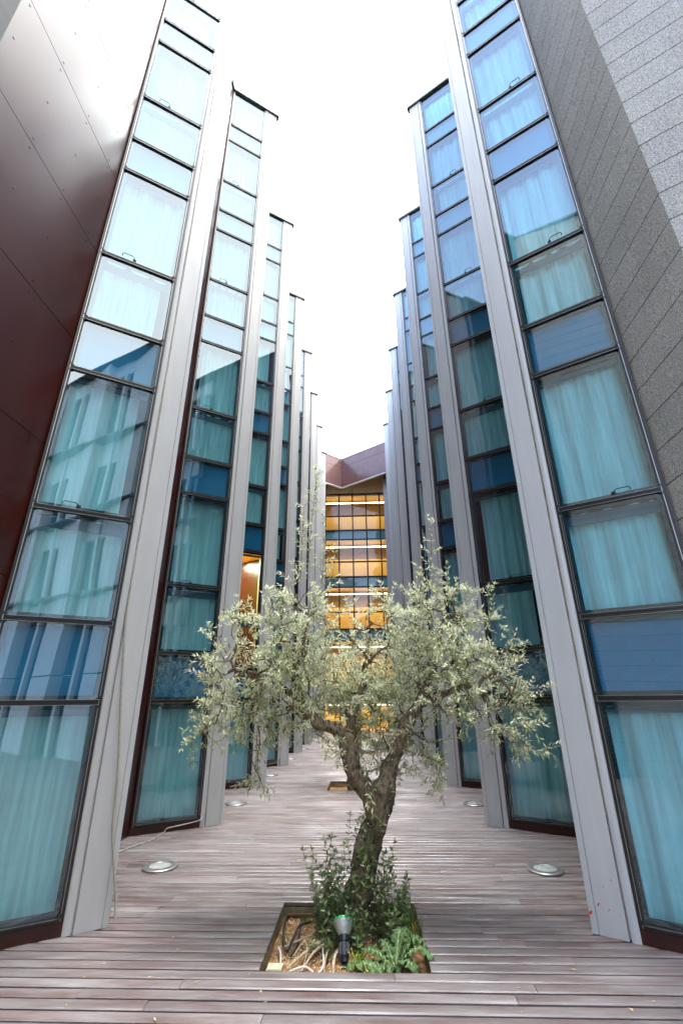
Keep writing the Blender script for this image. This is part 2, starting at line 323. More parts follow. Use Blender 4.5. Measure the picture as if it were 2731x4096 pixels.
# ------------------------------------------------------------------ ground and deck
g = MB(); g.poly([(-400,-400,-.45),(400,-400,-.45),(400,400,-.45),(-400,400,-.45)])
struct(g.build('ground', mat('paved ground beyond', (.09,.085,.08), .9, var=(.06,.06,.055), vscale=.5)))
PITS = [(3.57+5.9*k, 4.57+5.9*k) for k in range(4)]
g = MB()
xs = [-3.4,-.50,.53,6.2]
def base_strip(x0,x1,y0,y1): g.poly([(x0,y0,-.03),(x1,y0,-.03),(x1,y1,-.03),(x0,y1,-.03)])
ycur = -16.0
for a,b in PITS:
    base_strip(-3.4,6.2,ycur,a); base_strip(-3.4,-.5,a,b); base_strip(.53,6.2,a,b); ycur = b
base_strip(-3.4,6.2,ycur,28)
struct(g.build('deck_underlay', mat('dark gap', (.012,.006,.005), .9)))
g = MB()
def board(x0,x1,y,c):
    w=.1; e=.0092; ch=.008; z=.0+rnd.uniform(-.0012,.0012); tl=rnd.uniform(-.0016,.0016)
    ya,yb=y+e,y+w-e
    prof=[(ya,-.028),(ya,z-.006),(ya+ch,z-tl),(y+w*.5,z+.0006),(yb-ch,z+tl),(yb,z-.006),(yb,-.028)]
    n=len(g.v)
    for xx in (x0,x1):
        g.v += [(xx,p[0],p[1]) for p in prof]
    k=len(prof)
    for i in range(k-1): g.f.append((n+i,n+k+i,n+k+i+1,n+i+1)); g.m.append(0); g.c.append(c)
    g.f.append(tuple(n+i for i in range(k))); g.m.append(0); g.c.append(c)
    g.f.append(tuple(n+k+i for i in reversed(range(k)))); g.m.append(0); g.c.append(c)
row = 0
y = 3.57-.1*195
while y < 27.6:
    x0 = -3.3 if y > -3.5 else -1.0; x1 = 3.3 if y > 3.2 else 6.1
    cuts = [(x0,x1)]
    for a,b in PITS:
        if a-.01 < y < b-.01: cuts = [(x0,-.50),(.53,x1)]
    off = rnd.uniform(0,2.4)
    for ca,cb in cuts:
        x = ca; first = True
        while x < cb-.01:
            L = rnd.choice((2.0,2.4,2.8)) if not first else off+.4
            first = False
            xe = min(cb, x+L)
            if cb-xe < .25: xe = cb
            board(x, xe-.003 if xe < cb else xe, y, rnd.random()); x = xe
    y += .1; row += 1
struct(g.build('deck', M['deck']))

# planting pits: liner + soil
for k,(a,b) in enumerate(PITS):
    g = MB()
    X0,X1,Z=-.50,.53,-.34
    t=.012
    g.box((X0-t,b,Z),(X1+t,b+t,-.032)); g.box((X0-t,a-t,Z),(X1+t,a,-.032)); g.box((X0-t,a,Z),(X0,b,-.032)); g.box((X1,a,Z),(X1+t,b,-.032))
    o = g.build('pit_liner', M['tray']); struct(o)
    g = MB(); n=26
    def sh(x,y):
        q=noise.noise(Vector((x*4,y*4,k)))*.03+noise.noise(Vector((x*17,y*17,k)))*.012
        return -.105+q+.05*math.exp(-((x-.1)**2+(y-a-.68)**2)/.06)
    for i in range(n+1):
        for j in range(n+1):
            x=X0+(X1-X0)*i/n; yy=a+(b-a)*j/n; g.v.append((x,yy,sh(x,yy)))
    for i in range(n):
        for j in range(n): q=i*(n+1)+j; g.f.append((q,q+n+1,q+n+2,q+1)); g.m.append(0); g.c.append(None)
    struct(g.build('soil', M['soil'], smooth=True))

# ------------------------------------------------------------------ wings
def stone_wall(mb, p0, p1, z0, z1, th=.08, h=.31, seg=1.25, seed=1):
    rr = random.Random(seed)
    p0=Vector(p0); p1=Vector(p1); d=(p1-p0); L=d.length; d/=L; nrm=Vector((-d.y,d.x))
    z=z0; r=0
    while z < z1-.01:
        zt=min(z+h,z1); x=0
        off = rr.choice((0,.4,.8)); first=True
        while x < L-.001:
            w = seg-off if first and off else seg; first=False
            xe=min(L,x+w); 
            if L-xe<.15: xe=L
            q=[p0+d*x, p0+d*(xe-.0018), p0+d*(xe-.0018)+nrm*th, p0+d*x+nrm*th]
            mb.prism([(v.x,v.y) for v in q], z+.005, zt-.005, c=rr.random()); x=xe
        z=zt; r+=1
    # dark joint backing
    sg=1 if th>0 else -1
    q=[p0+nrm*(.012*sg), p1+nrm*(.012*sg), p1+nrm*(th-.002*sg), p0+nrm*(th-.002*sg)]
    mb.prism([(v.x,v.y) for v in q], z0, z1, m=1)

def red_wall(mb, s, x, y0, y1, rivs, th=.04):
    z=0
    while z < ROOF-.01:
        zt=min(z+1.22,ROOF)
        xa,xb=(s*x,s*(x+th)) if s>0 else (s*(x+th),s*x)
        mb.box((xa,y0,z+.004),(xb,y1,zt-.004))
        for ry in rivs:
            for rz in (z+.065,(z+zt)/2,zt-.065):
                M4=Matrix.Translation((s*x,ry,rz))@Matrix.Rotation(-s*math.pi/2,4,'Y')
                mb.lathe([(.011,-.001),(.011,.003),(.0,.004)],8,M4,m=1)
        z=zt
    xa,xb=(s*(x+.006),s*(x+th-.002)) if s>0 else (s*(x+th-.002),s*(x+.006))
    mb.box((xa,y0+.002,0),(xb,y1-.002,ROOF),m=2)

def wing(s):
    side = 'left' if s<0 else 'right'
    Y0 = YL if s<0 else YR
    root = thing('building_wing', (s*3.2, 12.0, 0),
        'long left wing with saw-toothed bays of dark red panels, silver fins and curtained glass' if s<0 else
        'long right wing with grey granite end wall, silver fins and blue tinted glass bays', 'building')
    def add(o): return keep(o, root)
    for i in range(NB):
        Y = Y0+i*PER
        near = i < 3
        # fin (pilaster)
        u=Vector((s*.2497,-.1548)).normalized()      # along the tooth line, outwards
        inn=Vector((s*-u.y*s*1.0, abs(u.x)))           # into the building
        inn=Vector((s*abs(u.y), abs(u.x)))
        T=Vector((s*TIPW,Y))
        def at(a,b=0): return T+u*a+inn*b
        L=.294
        front=[(0,0),(.040,0),(.041,.010),(.0455,.010),(.0465,0),(.222,-.003),(.224,.030),(.236,.030),(.238,-.006),(.262,-.008),(.282,-.004),(L,.002)]
        plan=[at(*q) for q in front]+[at(L,.30),at(.12,.16),at(0,.05)]
        if s<0: plan=plan[::-1]
        mb=MB(); mb.prism([(q.x,q.y) for q in plan],0.0,ROOF)
        add(mb.build('fin', M['alu']))
        # back of the tooth
        mb=MB(); a=Vector((s*(TIPW+.04),Y+.07)); b=Vector((s*REC,Y+.66)); nn=Vector((s*-.02,.03))
        pl=[a,b,b+Vector((s*.0,-.04)),a+Vector((s*.04,.0))]
        if s<0: pl=pl[::-1]
        mb.prism([(q.x,q.y) for q in pl],0.0,ROOF)
        add(mb.build('fin_back_panel', M['red']))
        # glazed bay : local frame
        O=at(L); e1=u; e2=inn; WD=(Vector((s*REC,Y+RECY))-O).length
        def P(a,b,z): q=O+e1*a+e2*b; return (q.x,q.y,z)
        def lb(mb,a0,a1,b0,b1,z0,z1,m=0):
            pts=[P(a0,b0,z0),P(a1,b0,z0),P(a1,b1,z0),P(a0,b1,z0),P(a0,b0,z1),P(a1,b0,z1),P(a1,b1,z1),P(a0,b1,z1)]
            if s<0: pts=[pts[j] for j in (1,0,3,2,5,4,7,6)]
            mb.hexa(pts,m)
        # jambs
        mb=MB(); lb(mb,.002,.022,-.004,.12,.09,ROOF); lb(mb,WD-.024,WD-.002,-.012,.12,.09,ROOF); lb(mb,WD-.030,WD-.024,-.016,-.0,.09,ROOF,1); lb(mb,.022,.026,-.008,.0,.09,ROOF,1)
        add(mb.build('jamb',[M['rail'],M['lip']]))
        mb=MB(); lb(mb,.0,WD+.02,.004,.06,0,.085); add(mb.build('sill_board',M['sill']))
        # room box behind
        lit = (s<0 and i==2)
        mb=MB()
        def room(z0,z1,m=0,dp=1.6):
            for q in ([P(-.25,dp,z0),P(WD+.6,dp,z0),P(WD+.6,dp,z1),P(-.25,dp,z1)],[P(.0,.12,z0),P(-.25,dp,z0),P(-.25,dp,z1),P(.0,.12,z1)],
                      [P(WD,.12,z0),P(WD+.6,dp,z0),P(WD+.6,dp,z1),P(WD,.12,z1)],[P(0,.12,z0),P(WD,.12,z0),P(WD+.6,dp,z0),P(-.25,dp,z0)],[P(0,.12,z1),P(WD,.12,z1),P(WD+.6,dp,z1),P(-.25,dp,z1)]): mb.poly(q,m)
        if lit:
            room(0,LEV[2]); room(LEV[4]+.01,ROOF-.01)
        else: room(0,ROOF-.01)
        add(mb.build('dark_interior',M['room']))
        if lit:
            mb=MB(); room(LEV[2]+.01,LEV[4],0,1.5); ro=add(mb.build('lit_room',mat('orange painted room',(.82,.44,.045),.6)))
            ro['label']='amber walled room lit from inside'
            mb=MB(); lb(mb,.30,.50,1.44,1.47,3.0,3.7,0); fr=mb.build('picture_frame',M['plastic']); fr.parent=ro
            mb=MB(); lb(mb,.34,.46,1.43,1.439,3.06,3.64,0); fr=mb.build('picture',M['picture']); fr.parent=ro
            ld=bpy.data.lights.new('room_lamp','AREA'); ld.energy=14; ld.color=(1,.78,.45); ld.size=.5
            lo=bpy.data.objects.new('room_lamp',ld); COL.objects.link(lo); q=O+e1*.55+e2*.75; lo.location=(q.x,q.y,4.52)
        for j,kd in enumerate(KIND):
            z0,z1=LEV[j],LEV[j+1]
            a0,a1=.026,WD-.030
            mb=MB(); r=.021; gk=.030
            # rails
            lb(mb,a0,a1,-.010,.035,z0+.002,z0+r); lb(mb,a0,a1,-.010,.035,z1-r,z1-.002)
            lb(mb,a0,a1,-.0125,-.010,z0+r-.0025,z0+r,1); lb(mb,a0,a1,-.0125,-.010,z1-r,z1-r+.0025,1)
            lb(mb,a0+.012,a1-.012,.085,.10,z1-(.15 if kd=='M' else .10),z1-r-gk,3)  # strip over the curtain top, painted as ceiling shade
            lb(mb,a0,a0+.012,-.008,.03,z0+r,z1-r); lb(mb,a1-.012,a1,-.008,.03,z0+r,z1-r)
            # black gasket border behind pane
            lb(mb,a0+.012,a1-.012,.016,.05,z0+r,z0+r+gk,2); lb(mb,a0+.012,a1-.012,.016,.05,z1-r-gk,z1-r,2)
            lb(mb,a0+.012,a0+.012+gk,.016,.05,z0+r+gk,z1-r-gk,2); lb(mb,a1-.012-gk,a1-.012,.016,.05,z0+r+gk,z1-r-gk,2)
            if near:   # corner clips
                for aa,sg in ((a0,1),(a1,-1)):
                    for zz,sz in ((z0+r,1),(z1-r,-1)):
                        q=[P(aa-.006*sg,-.016,zz),P(aa+.030*sg,-.016,zz),P(aa-.006*sg,-.016,zz+.028*sz),
                           P(aa-.006*sg,-.004,zz),P(aa+.030*sg,-.004,zz),P(aa-.006*sg,-.004,zz+.028*sz)]
                        mb.poly([q[0],q[1],q[2]]); mb.poly([q[1],q[4],q[5],q[2]]); mb.poly([q[0],q[3],q[4],q[1]])
            nm='spandrel' if kd=='S' else 'window'
            w=add(mb.build(nm,[M['rail'],M['lip'],M['black'],M['headshade']]))
            mb=MB(); b=.010
            # pane with a tiny random tilt so reflections break from pane to pane
            tx=rnd.uniform(-.0022,.0022); tz=rnd.uniform(-.0022,.0022)
            q=[P(a0+.012,b+tx-tz,z0+r),P(a1-.012,b-tx-tz,z0+r),P(a1-.012,b-tx+tz,z1-r),P(a0+.012,b+tx+tz,z1-r)]
            if s<0: q=q[::-1]
            mb.poly(q); pn=mb.build('pane',M['glass']); pn.parent=w
            if kd=='S':
                mb=MB(); lb(mb,.03,WD-.03,.055,.08,z0+.01,z1-.01); bb=mb.build('blue_board',M['reflblue'] if j>=8 else M['blue']); bb.parent=w  # upper spandrels take the board paled by painted reflection
            elif lit and j in (2,3): pass
            else:
                # curtain sheet with pleats
                mb=MB(); nseg=56 if near else 24; cz0=z0-.03 if kd=='M' else z0+.012; cz1=z1-.03
                ph=rnd.uniform(0,6); fr=rnd.choice((3.2,4.5,6,7.5))*rnd.uniform(.9,1.1); amp=rnd.uniform(.018,.036)*min(1,5/fr)
                cut=rnd.choice((0,0,0,0,.05,.12)); aS=.035+cut*WD*(j%2); aE=WD-.035-cut*WD*((j+1)%2)
                gap = 0.0
                for k in range(nseg+1):
                    a=aS+(aE-aS)*k/nseg
                    for zi in range(4):
                        zz=cz0+(cz1-cz0)*zi/3
                        w1=noise.noise(Vector((a*fr*1.2+ph*10, zi*.25, i*3+j)))
                        bb_=.145+amp*math.sin(a*fr*6.283+ph+w1*2.6)*(1-.25*zi/3)+.012*w1
                        mb.v.append(P(a,bb_,zz))
                for k in range(nseg):
                    for zi in range(3):
                        n=k*4+zi; mb.f.append((n,n+4,n+5,n+1)); mb.m.append(0); mb.c.append(None)
                if kd=='M' or kd=='T':   # hem band, a second thickness at the bottom
                    pass
                cu=mb.build('curtain',M['curtain'],smooth=True); cu.parent=w
            if kd=='T' and i<4:
                mb=MB(); ac=WD*.5+.12
                mb.tube([P(ac-.07,-.002,z0+.055),P(ac-.06,-.03,z0+.058),P(ac-.04,-.034,z0+.072),P(ac+.05,-.034,z0+.072),P(ac+.06,-.034,z0+.06),P(ac+.062,-.004,z0+.055)],.0045,6)
                lb(mb,ac-.085,ac-.05,-.004,.008,z0+.045,z0+.065)
                h=mb.build('handle',M['louv']); h.parent=w
        # return wall of the recess
        if i==0:
            if s<0:
                mb=MB(); red_wall(mb,s,REC+.0,1.85,Y+RECY+.01,(1.965,2.42,2.87,3.31)); add(mb.build('red_wall_panel',[M['red'],M['black'],M['black']]))
            # the right one is granite (below)
        else:
            mb=MB(); ys=Y-PER+.62; ye=Y+RECY+.01; red_wall(mb,s,REC,ys,ye,[ys+.1+(ye-ys-.2)*k/3 for k in range(4)]); add(mb.build('red_wall_panel',[M['red'],M['black'],M['black']]))
        # roof edge
        def cap(path,mb,z0,z1,th,m=0):
            pts=[Vector(p) for p in path]
            for k in range(len(pts)-1):
                d=(pts[k+1]-pts[k]).normalized(); nn=Vector((-d.y,d.x))*th
                pl=[pts[k]-d*.0,pts[k+1]+d*.0,pts[k+1]+nn,pts[k]+nn]; mb.prism([(v.x,v.y) for v in pl],z0,z1,m)
        mb=MB()
        tipo=T-u*.05-inn*.045; ro_=O+e1*(WD-.03)-inn*.045
        # slab over the tooth
        pl=[tipo,ro_,Vector((s*(REC-.035),Y+RECY-.03)),Vector((s*(REC-.035),Y-PER+.66)) if i>0 else Vector((s*(REC-.035), 1.85 if s<0 else 2.5)),
            Vector((s*3.6,Y-PER+.66)) if i>0 else Vector((s*3.6,1.85 if s<0 else 2.5)),Vector((s*3.6,Y+.66)),Vector((s*REC,Y+.66)),Vector((s*TIPW-s*.03,Y+.08))]
        if s<0: pl=pl[::-1]
        mb.prism([(v.x,v.y) for v in pl],ROOF+.002,ROOF+.055,0)
        pl2=[v+(Vector((s*.012,.012)) if k in (0,1,2,3) else Vector((0,0))) for k,v in enumerate(pl if s>0 else pl[::-1])]
        if s<0: pl2=pl2[::-1]
        mb.prism([(v.x,v.y) for v in pl2],ROOF+.057,ROOF+.115,1)
        add(mb.build('roof_edge',[M['roof'],M['capl']]))
    # walls beyond the first bay
    if s>0:
        mb=MB(); stone_wall(mb,(2.64,2.56),(REC+.01,Y0+RECY+.015),0,ROOF,th=-.09,seed=3)
        stone_wall(mb,(2.64,2.56),(5.85,.52),0,ROOF,th=.09,seed=4)
        add(mb.build('granite_wall',[M['stone'],M['black']]))
        mb=MB()
        mb.prism([(2.60,2.60),(2.58,2.52),(5.4,.74),(5.4,1.6)],ROOF+.002,ROOF+.10)
        add(mb.build('roof_flashing',M['roof']))
    else:
        mb=MB()   # louvred wall
        y0,y1=-2.41,1.85
        mb.box((-2.72,y1-.13,0),(-2.60,y1+.0,ROOF)); mb.box((-2.72,y0,0),(-2.60,y0+.08,ROOF))
        yy=y0
        z=.05
        while z<ROOF-.06:
            mb.hexa([(-2.70,y0+.08,z),(-2.615,y0+.08,z-.025),(-2.615,y1-.13,z-.025),(-2.70,y1-.13,z),(-2.70,y0+.08,z+.012),(-2.615,y0+.08,z-.013),(-2.615,y1-.13,z-.013),(-2.70,y1-.13,z+.012)])
            z+=.085
        mb.box((-2.76,y0,0),(-2.725,y1,ROOF))
        o=add(mb.build('louvre_wall',M['louv'])); o['label']='grey horizontal louvres beside the dark red panels'
        mb=MB(); stone_wall(mb,(-2.68,-2.22),(-.75,-3.65),0,ROOF,th=-.09,seed=5); stone_wall(mb,(-.75,-3.65),(-5.5,-4.6),0,ROOF,th=-.09,seg=1.6,seed=6)
        add(mb.build('granite_wall',[M['stone'],M['black']]))
        mb=MB(); mb.box((-2.8,-2.4,ROOF),(-2.55,1.85,ROOF+.1)); mb.prism([(-2.6,-2.3),(-2.6,-2.6),(-.8,-3.75),(-.7,-3.6)],ROOF,ROOF+.1)
        add(mb.build('roof_flashing',M['roof']))
    mb=MB(); mb.box((s*3.0 if s>0 else -9,3,ROOF-.06) ,(9 if s>0 else -3.0,28,ROOF+.0))
    add(mb.build('roof_deck',M['roof']))
    return root
wl = wing(-1); wr = wing(1)

# ------------------------------------------------------------------ end block
eb = thing('end_block', (0,26.6,0), 'glass fronted end block with amber lit floors under a folded brown fascia', 'building')
def kadd(o): return keep(o, eb)
GY=26.6; gx=[-2.62+.845*k for k in range(7)]
gx=[-1.84-.845+.845*k for k in range(7)]
ELV=LEV[:13]+[13.55]
mb=MB()
for x in gx: mb.box((x-.038,GY-.06,0),(x+.038,GY+.03,13.55),0); mb.box((x-.008,GY-.075,0),(x+.008,GY-.06,13.55),1)
for z in ELV[1:]: mb.box((-2.7,GY-.05,z-.04),(3.2,GY+.028,z+.04),0)
kadd(mb.build('mullion_grid',[M['black'],M['rail']]))
mb=MB()
for a,b in zip(gx[:-1],gx[1:]):
    for z0,z1 in zip(ELV[:-1],ELV[1:]):
        t1=rnd.uniform(-.003,.003); t2=rnd.uniform(-.003,.003)
        mb.poly([(a+.02,GY+t1,z0+.02),(b-.02,GY-t1,z0+.02),(b-.02,GY+t2,z1-.02),(a+.02,GY-t2,z1-.02)])
kadd(mb.build('glazing',M['glassend']))
storeys=[(0,1.494),(2.117,4.55),(5.189,7.604),(8.217,10.548),(11.153,13.522)]
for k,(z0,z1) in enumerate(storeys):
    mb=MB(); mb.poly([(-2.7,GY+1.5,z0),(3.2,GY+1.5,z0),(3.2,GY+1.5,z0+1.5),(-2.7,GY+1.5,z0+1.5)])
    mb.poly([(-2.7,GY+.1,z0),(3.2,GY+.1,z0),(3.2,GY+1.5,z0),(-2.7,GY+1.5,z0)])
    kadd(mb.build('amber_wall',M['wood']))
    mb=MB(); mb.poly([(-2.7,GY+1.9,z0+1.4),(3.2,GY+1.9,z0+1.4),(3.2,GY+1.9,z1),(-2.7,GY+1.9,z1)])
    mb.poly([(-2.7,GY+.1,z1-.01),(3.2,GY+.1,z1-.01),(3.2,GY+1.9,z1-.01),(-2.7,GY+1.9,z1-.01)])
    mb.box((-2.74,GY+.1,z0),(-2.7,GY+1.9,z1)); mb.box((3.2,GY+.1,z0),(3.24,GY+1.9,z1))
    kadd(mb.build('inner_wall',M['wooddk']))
    mb=MB(); mb.box((-2.6,GY+.62,z1-.29),(3.1,GY+.68,z1-.25)); kadd(mb.build('strip_lamp',M['tubelight']))
    ld=bpy.data.lights.new('strip_glow','AREA'); ld.shape='RECTANGLE'; ld.size=5.0; ld.size_y=.12; ld.energy=13-2.0*k; ld.color=(1,.80,.46)
    lo=bpy.data.objects.new('strip_glow',ld); COL.objects.link(lo); lo.location=(.2,GY+.66,z1-.34)
for k,(z0,z1) in enumerate([(1.494,2.117),(4.55,5.189),(7.604,8.217),(10.548,11.153)]):
    mb=MB(); mb.box((-2.7,GY+.08,z0),(3.2,GY+.4,z1)); kadd(mb.build('blue_band',mat('pale blue band',(.18,.40,.50),.6) if k==0 else bpy.data.materials['pale blue band']))
mb=MB(); mb.box((-2.2,GY-.9,0),(-1.92,GY-.08,13.55)); kadd(mb.build('red_side_panel',mat('bright red panel',(.30,.022,.008),.4)))
mb=MB(); mb.box((-1.905,GY-.10,0),(-1.885,GY-.07,13.55)); kadd(mb.build('corner_trim',M['white']))
# fascia, folded
FP=[(-2.9,23.75),(-1.70,24.7),(-.78,25.5),(1.86,23.54),(3.0,22.7)]
mb=MB()
def fas(z0,z1,cuts):
    for (a,b) in zip(FP[:-1],FP[1:]):
        a=Vector(a); b=Vector(b); d=(b-a); L=d.length; d/=L; nn=Vector((-d.y,d.x))*.06
        n=max(1,round(L/1.6)); 
        for k in range(n):
            p=a+d*(L*k/n); q=a+d*(L*(k+1)/n-.008)
            mb.prism([(v.x,v.y) for v in (p,q,q+nn,p+nn)],z0,z1)
fas(13.56,14.92,0); fas(14.935,15.50,1)
kadd(mb.build('fascia',M['brownp']))
mb=MB()
for (a,b) in zip(FP[:-1],FP[1:]):
    a=Vector(a); b=Vector(b); d=(b-a).normalized(); nn=Vector((-d.y,d.x))
    mb.prism([(v.x,v.y) for v in (a-nn*.03,b-nn*.03,b+nn*.1,a+nn*.1)],13.50,13.555)
kadd(mb.build('fascia_trim',M['white']))
mb=MB()
for (a,b) in zip(FP[:-1],FP[1:]):
    a=Vector(a); b=Vector(b); d=(b-a).normalized(); nn=Vector((-d.y,d.x))
    mb.prism([(v.x,v.y) for v in (a-nn*.03,b-nn*.03,b+nn*.1,a+nn*.1)],15.502,15.56)
kadd(mb.build('fascia_trim',M['white']))
mb=MB(); 
x=-2.8
def fy(x):
    for (a,b),(c,d) in zip(FP[:-1],FP[1:]):
        if a<=x<=c: return b+(d-b)*(x-a)/(c-a)
    return FP[-1][1]
while x<2.95:
    mb.hexa([(x,fy(x)+.12,13.57),(x+.085,fy(x+.085)+.12,13.57),(x+.085,GY+.1,13.57),(x,GY+.1,13.57),(x,fy(x)+.12,13.60),(x+.085,fy(x+.085)+.12,13.60),(x+.085,GY+.1,13.60),(x,GY+.1,13.60)]); x+=.1
kadd(mb.build('soffit',M['soffit']))
mb=MB(); mb.prism([(-3,23.9),(-1.70,24.85),(-.78,25.65),(1.86,23.7),(3.2,22.9),(3.2,31),(-3,31)],15.40,15.49); mb.box((-3,GY+2.2,0),(3.3,31,15.4)); kadd(mb.build('roof_deck',M['roof']))

# ------------------------------------------------------------------ rear facade (behind the camera, seen in the glass)
rf = thing('stone_facade', (5.4,-8,0), 'pale stone facade with dark window strips behind the viewer, mirrored in the glass', 'building')
ma=MB(); mbw=MB(); mbl=MB(); mbg=MB()
X=5.35
for k in range(-4,5):
    y0=-10.7+2.925*k; y1=y0+1.7; y2=y0+2.925
    if y2>0.7: continue
    for z0,z1 in ((0,2.1),(2.14,5.15),(5.19,8.2),(8.24,11.3),(11.36,ROOF)):
        ma.hexa([(X,y0,z0),(X-.35,y1,z0),(X+.3,y1,z0),(X+.3,y0,z0),(X,y0,z1),(X-.35,y1,z1),(X+.3,y1,z1),(X+.3,y0,z1)])
    ma.box((X-.05,y1+.72,0),(X+.2,y1+.86,ROOF))
    ma.box((X-.02,y1,ROOF-.75),(X+.3,y2,ROOF)); ma.box((X+.02,y1,10.3),(X+.3,y2,11.3)); ma.box((X+.02,y1,4.2),(X+.3,y2,5.1)); ma.box((X+.02,y1,7.3),(X+.3,y2,8.1))
    mbg.poly([(X+.1,y1,0),(X+.1,y2,0),(X+.1,y2,ROOF),(X+.1,y1,ROOF)])
for z in (5.17,8.22,11.33,ROOF): mbl.box((X-.42,-22.5,z-.03),(X+.3,.6,z+.05))
keep(ma.build('stone_panel',M['facst']),rf); keep(mbg.build('window_strip',M['glassfar']),rf); keep(mbl.build('string_course',M['rail']),rf)
mb=MB(); mb.box((X+.32,-22.5,0),(X+3,.6,ROOF)); keep(mb.build('inner_core',M['room']),rf)

# wooded hill far behind
mb=MB(); n=40
for i in range(n+1):
    for j in range(n+1):
        x=-60+260*i/n; y=-90-200*j/n
        h=105*math.exp(-(((x-75)/70)**2+((y+160)/60)**2))+noise.noise(Vector((x*.05,y*.05,0)))*7+noise.noise(Vector((x*.4,y*.4,3)))*3
        mb.v.append((x,y,max(h,-.5)))
for i in range(n):
    for j in range(n): q=i*(n+1)+j; mb.f.append((q,q+1,q+n+2,q+n+1)); mb.m.append(0); mb.c.append(None)
struct(mb.build('hill',M['hill'],smooth=True))

# ------------------------------------------------------------------ in-ground uplights
def uplight():
    r=thing('ground_uplight',(0,0,0),'x','light','round steel uplights set in the deck along the walls')
    mb=MB(); mb.lathe([(.162,-.01),(.165,.014),(.158,.020),(.150,.022),(.104,.022),(.100,.018),(.100,.0)],40)
    for k in range(24):
        a=2*math.pi*k/24; c,s_=math.cos(a),math.sin(a)
        p=lambda rr,w:(rr*c-w*s_, rr*s_+w*c, .0235)
        mb.poly([p(.115,-.003),p(.145,-.003),p(.145,.003),p(.115,.003)],1)
    mb.build('rim',[M['ring'],M['black']],r)
    mb=MB(); mb.lathe([(.101,.019),(.08,.025),(.05,.028),(.0,.029)],32); mb.build('lens',M['lens'],r,smooth=True)
    return r
ul=uplight()
LU=['largest round steel uplight on the left, beside the first silver fin','second round uplight on the left, level with the hanging olive twigs','third round uplight on the left, in front of the third red sill','fourth round uplight on the left, small, just past the fourth fin','fifth and farthest small round uplight on the left']
for i in range(5):
    o=ul if i==0 else dup(ul,(0,0,0)); o.location=(-1.8375,YL+i*PER+1.25,0); o['label']=LU[i]
RU=['nearest round uplight on the right, lens glowing pale beside the big right fin','second round uplight on the right, half hidden behind the second right fin']
for i in range(2):
    o=dup(ul,(1.8375,YR+i*PER+1.25,0),RU[i])

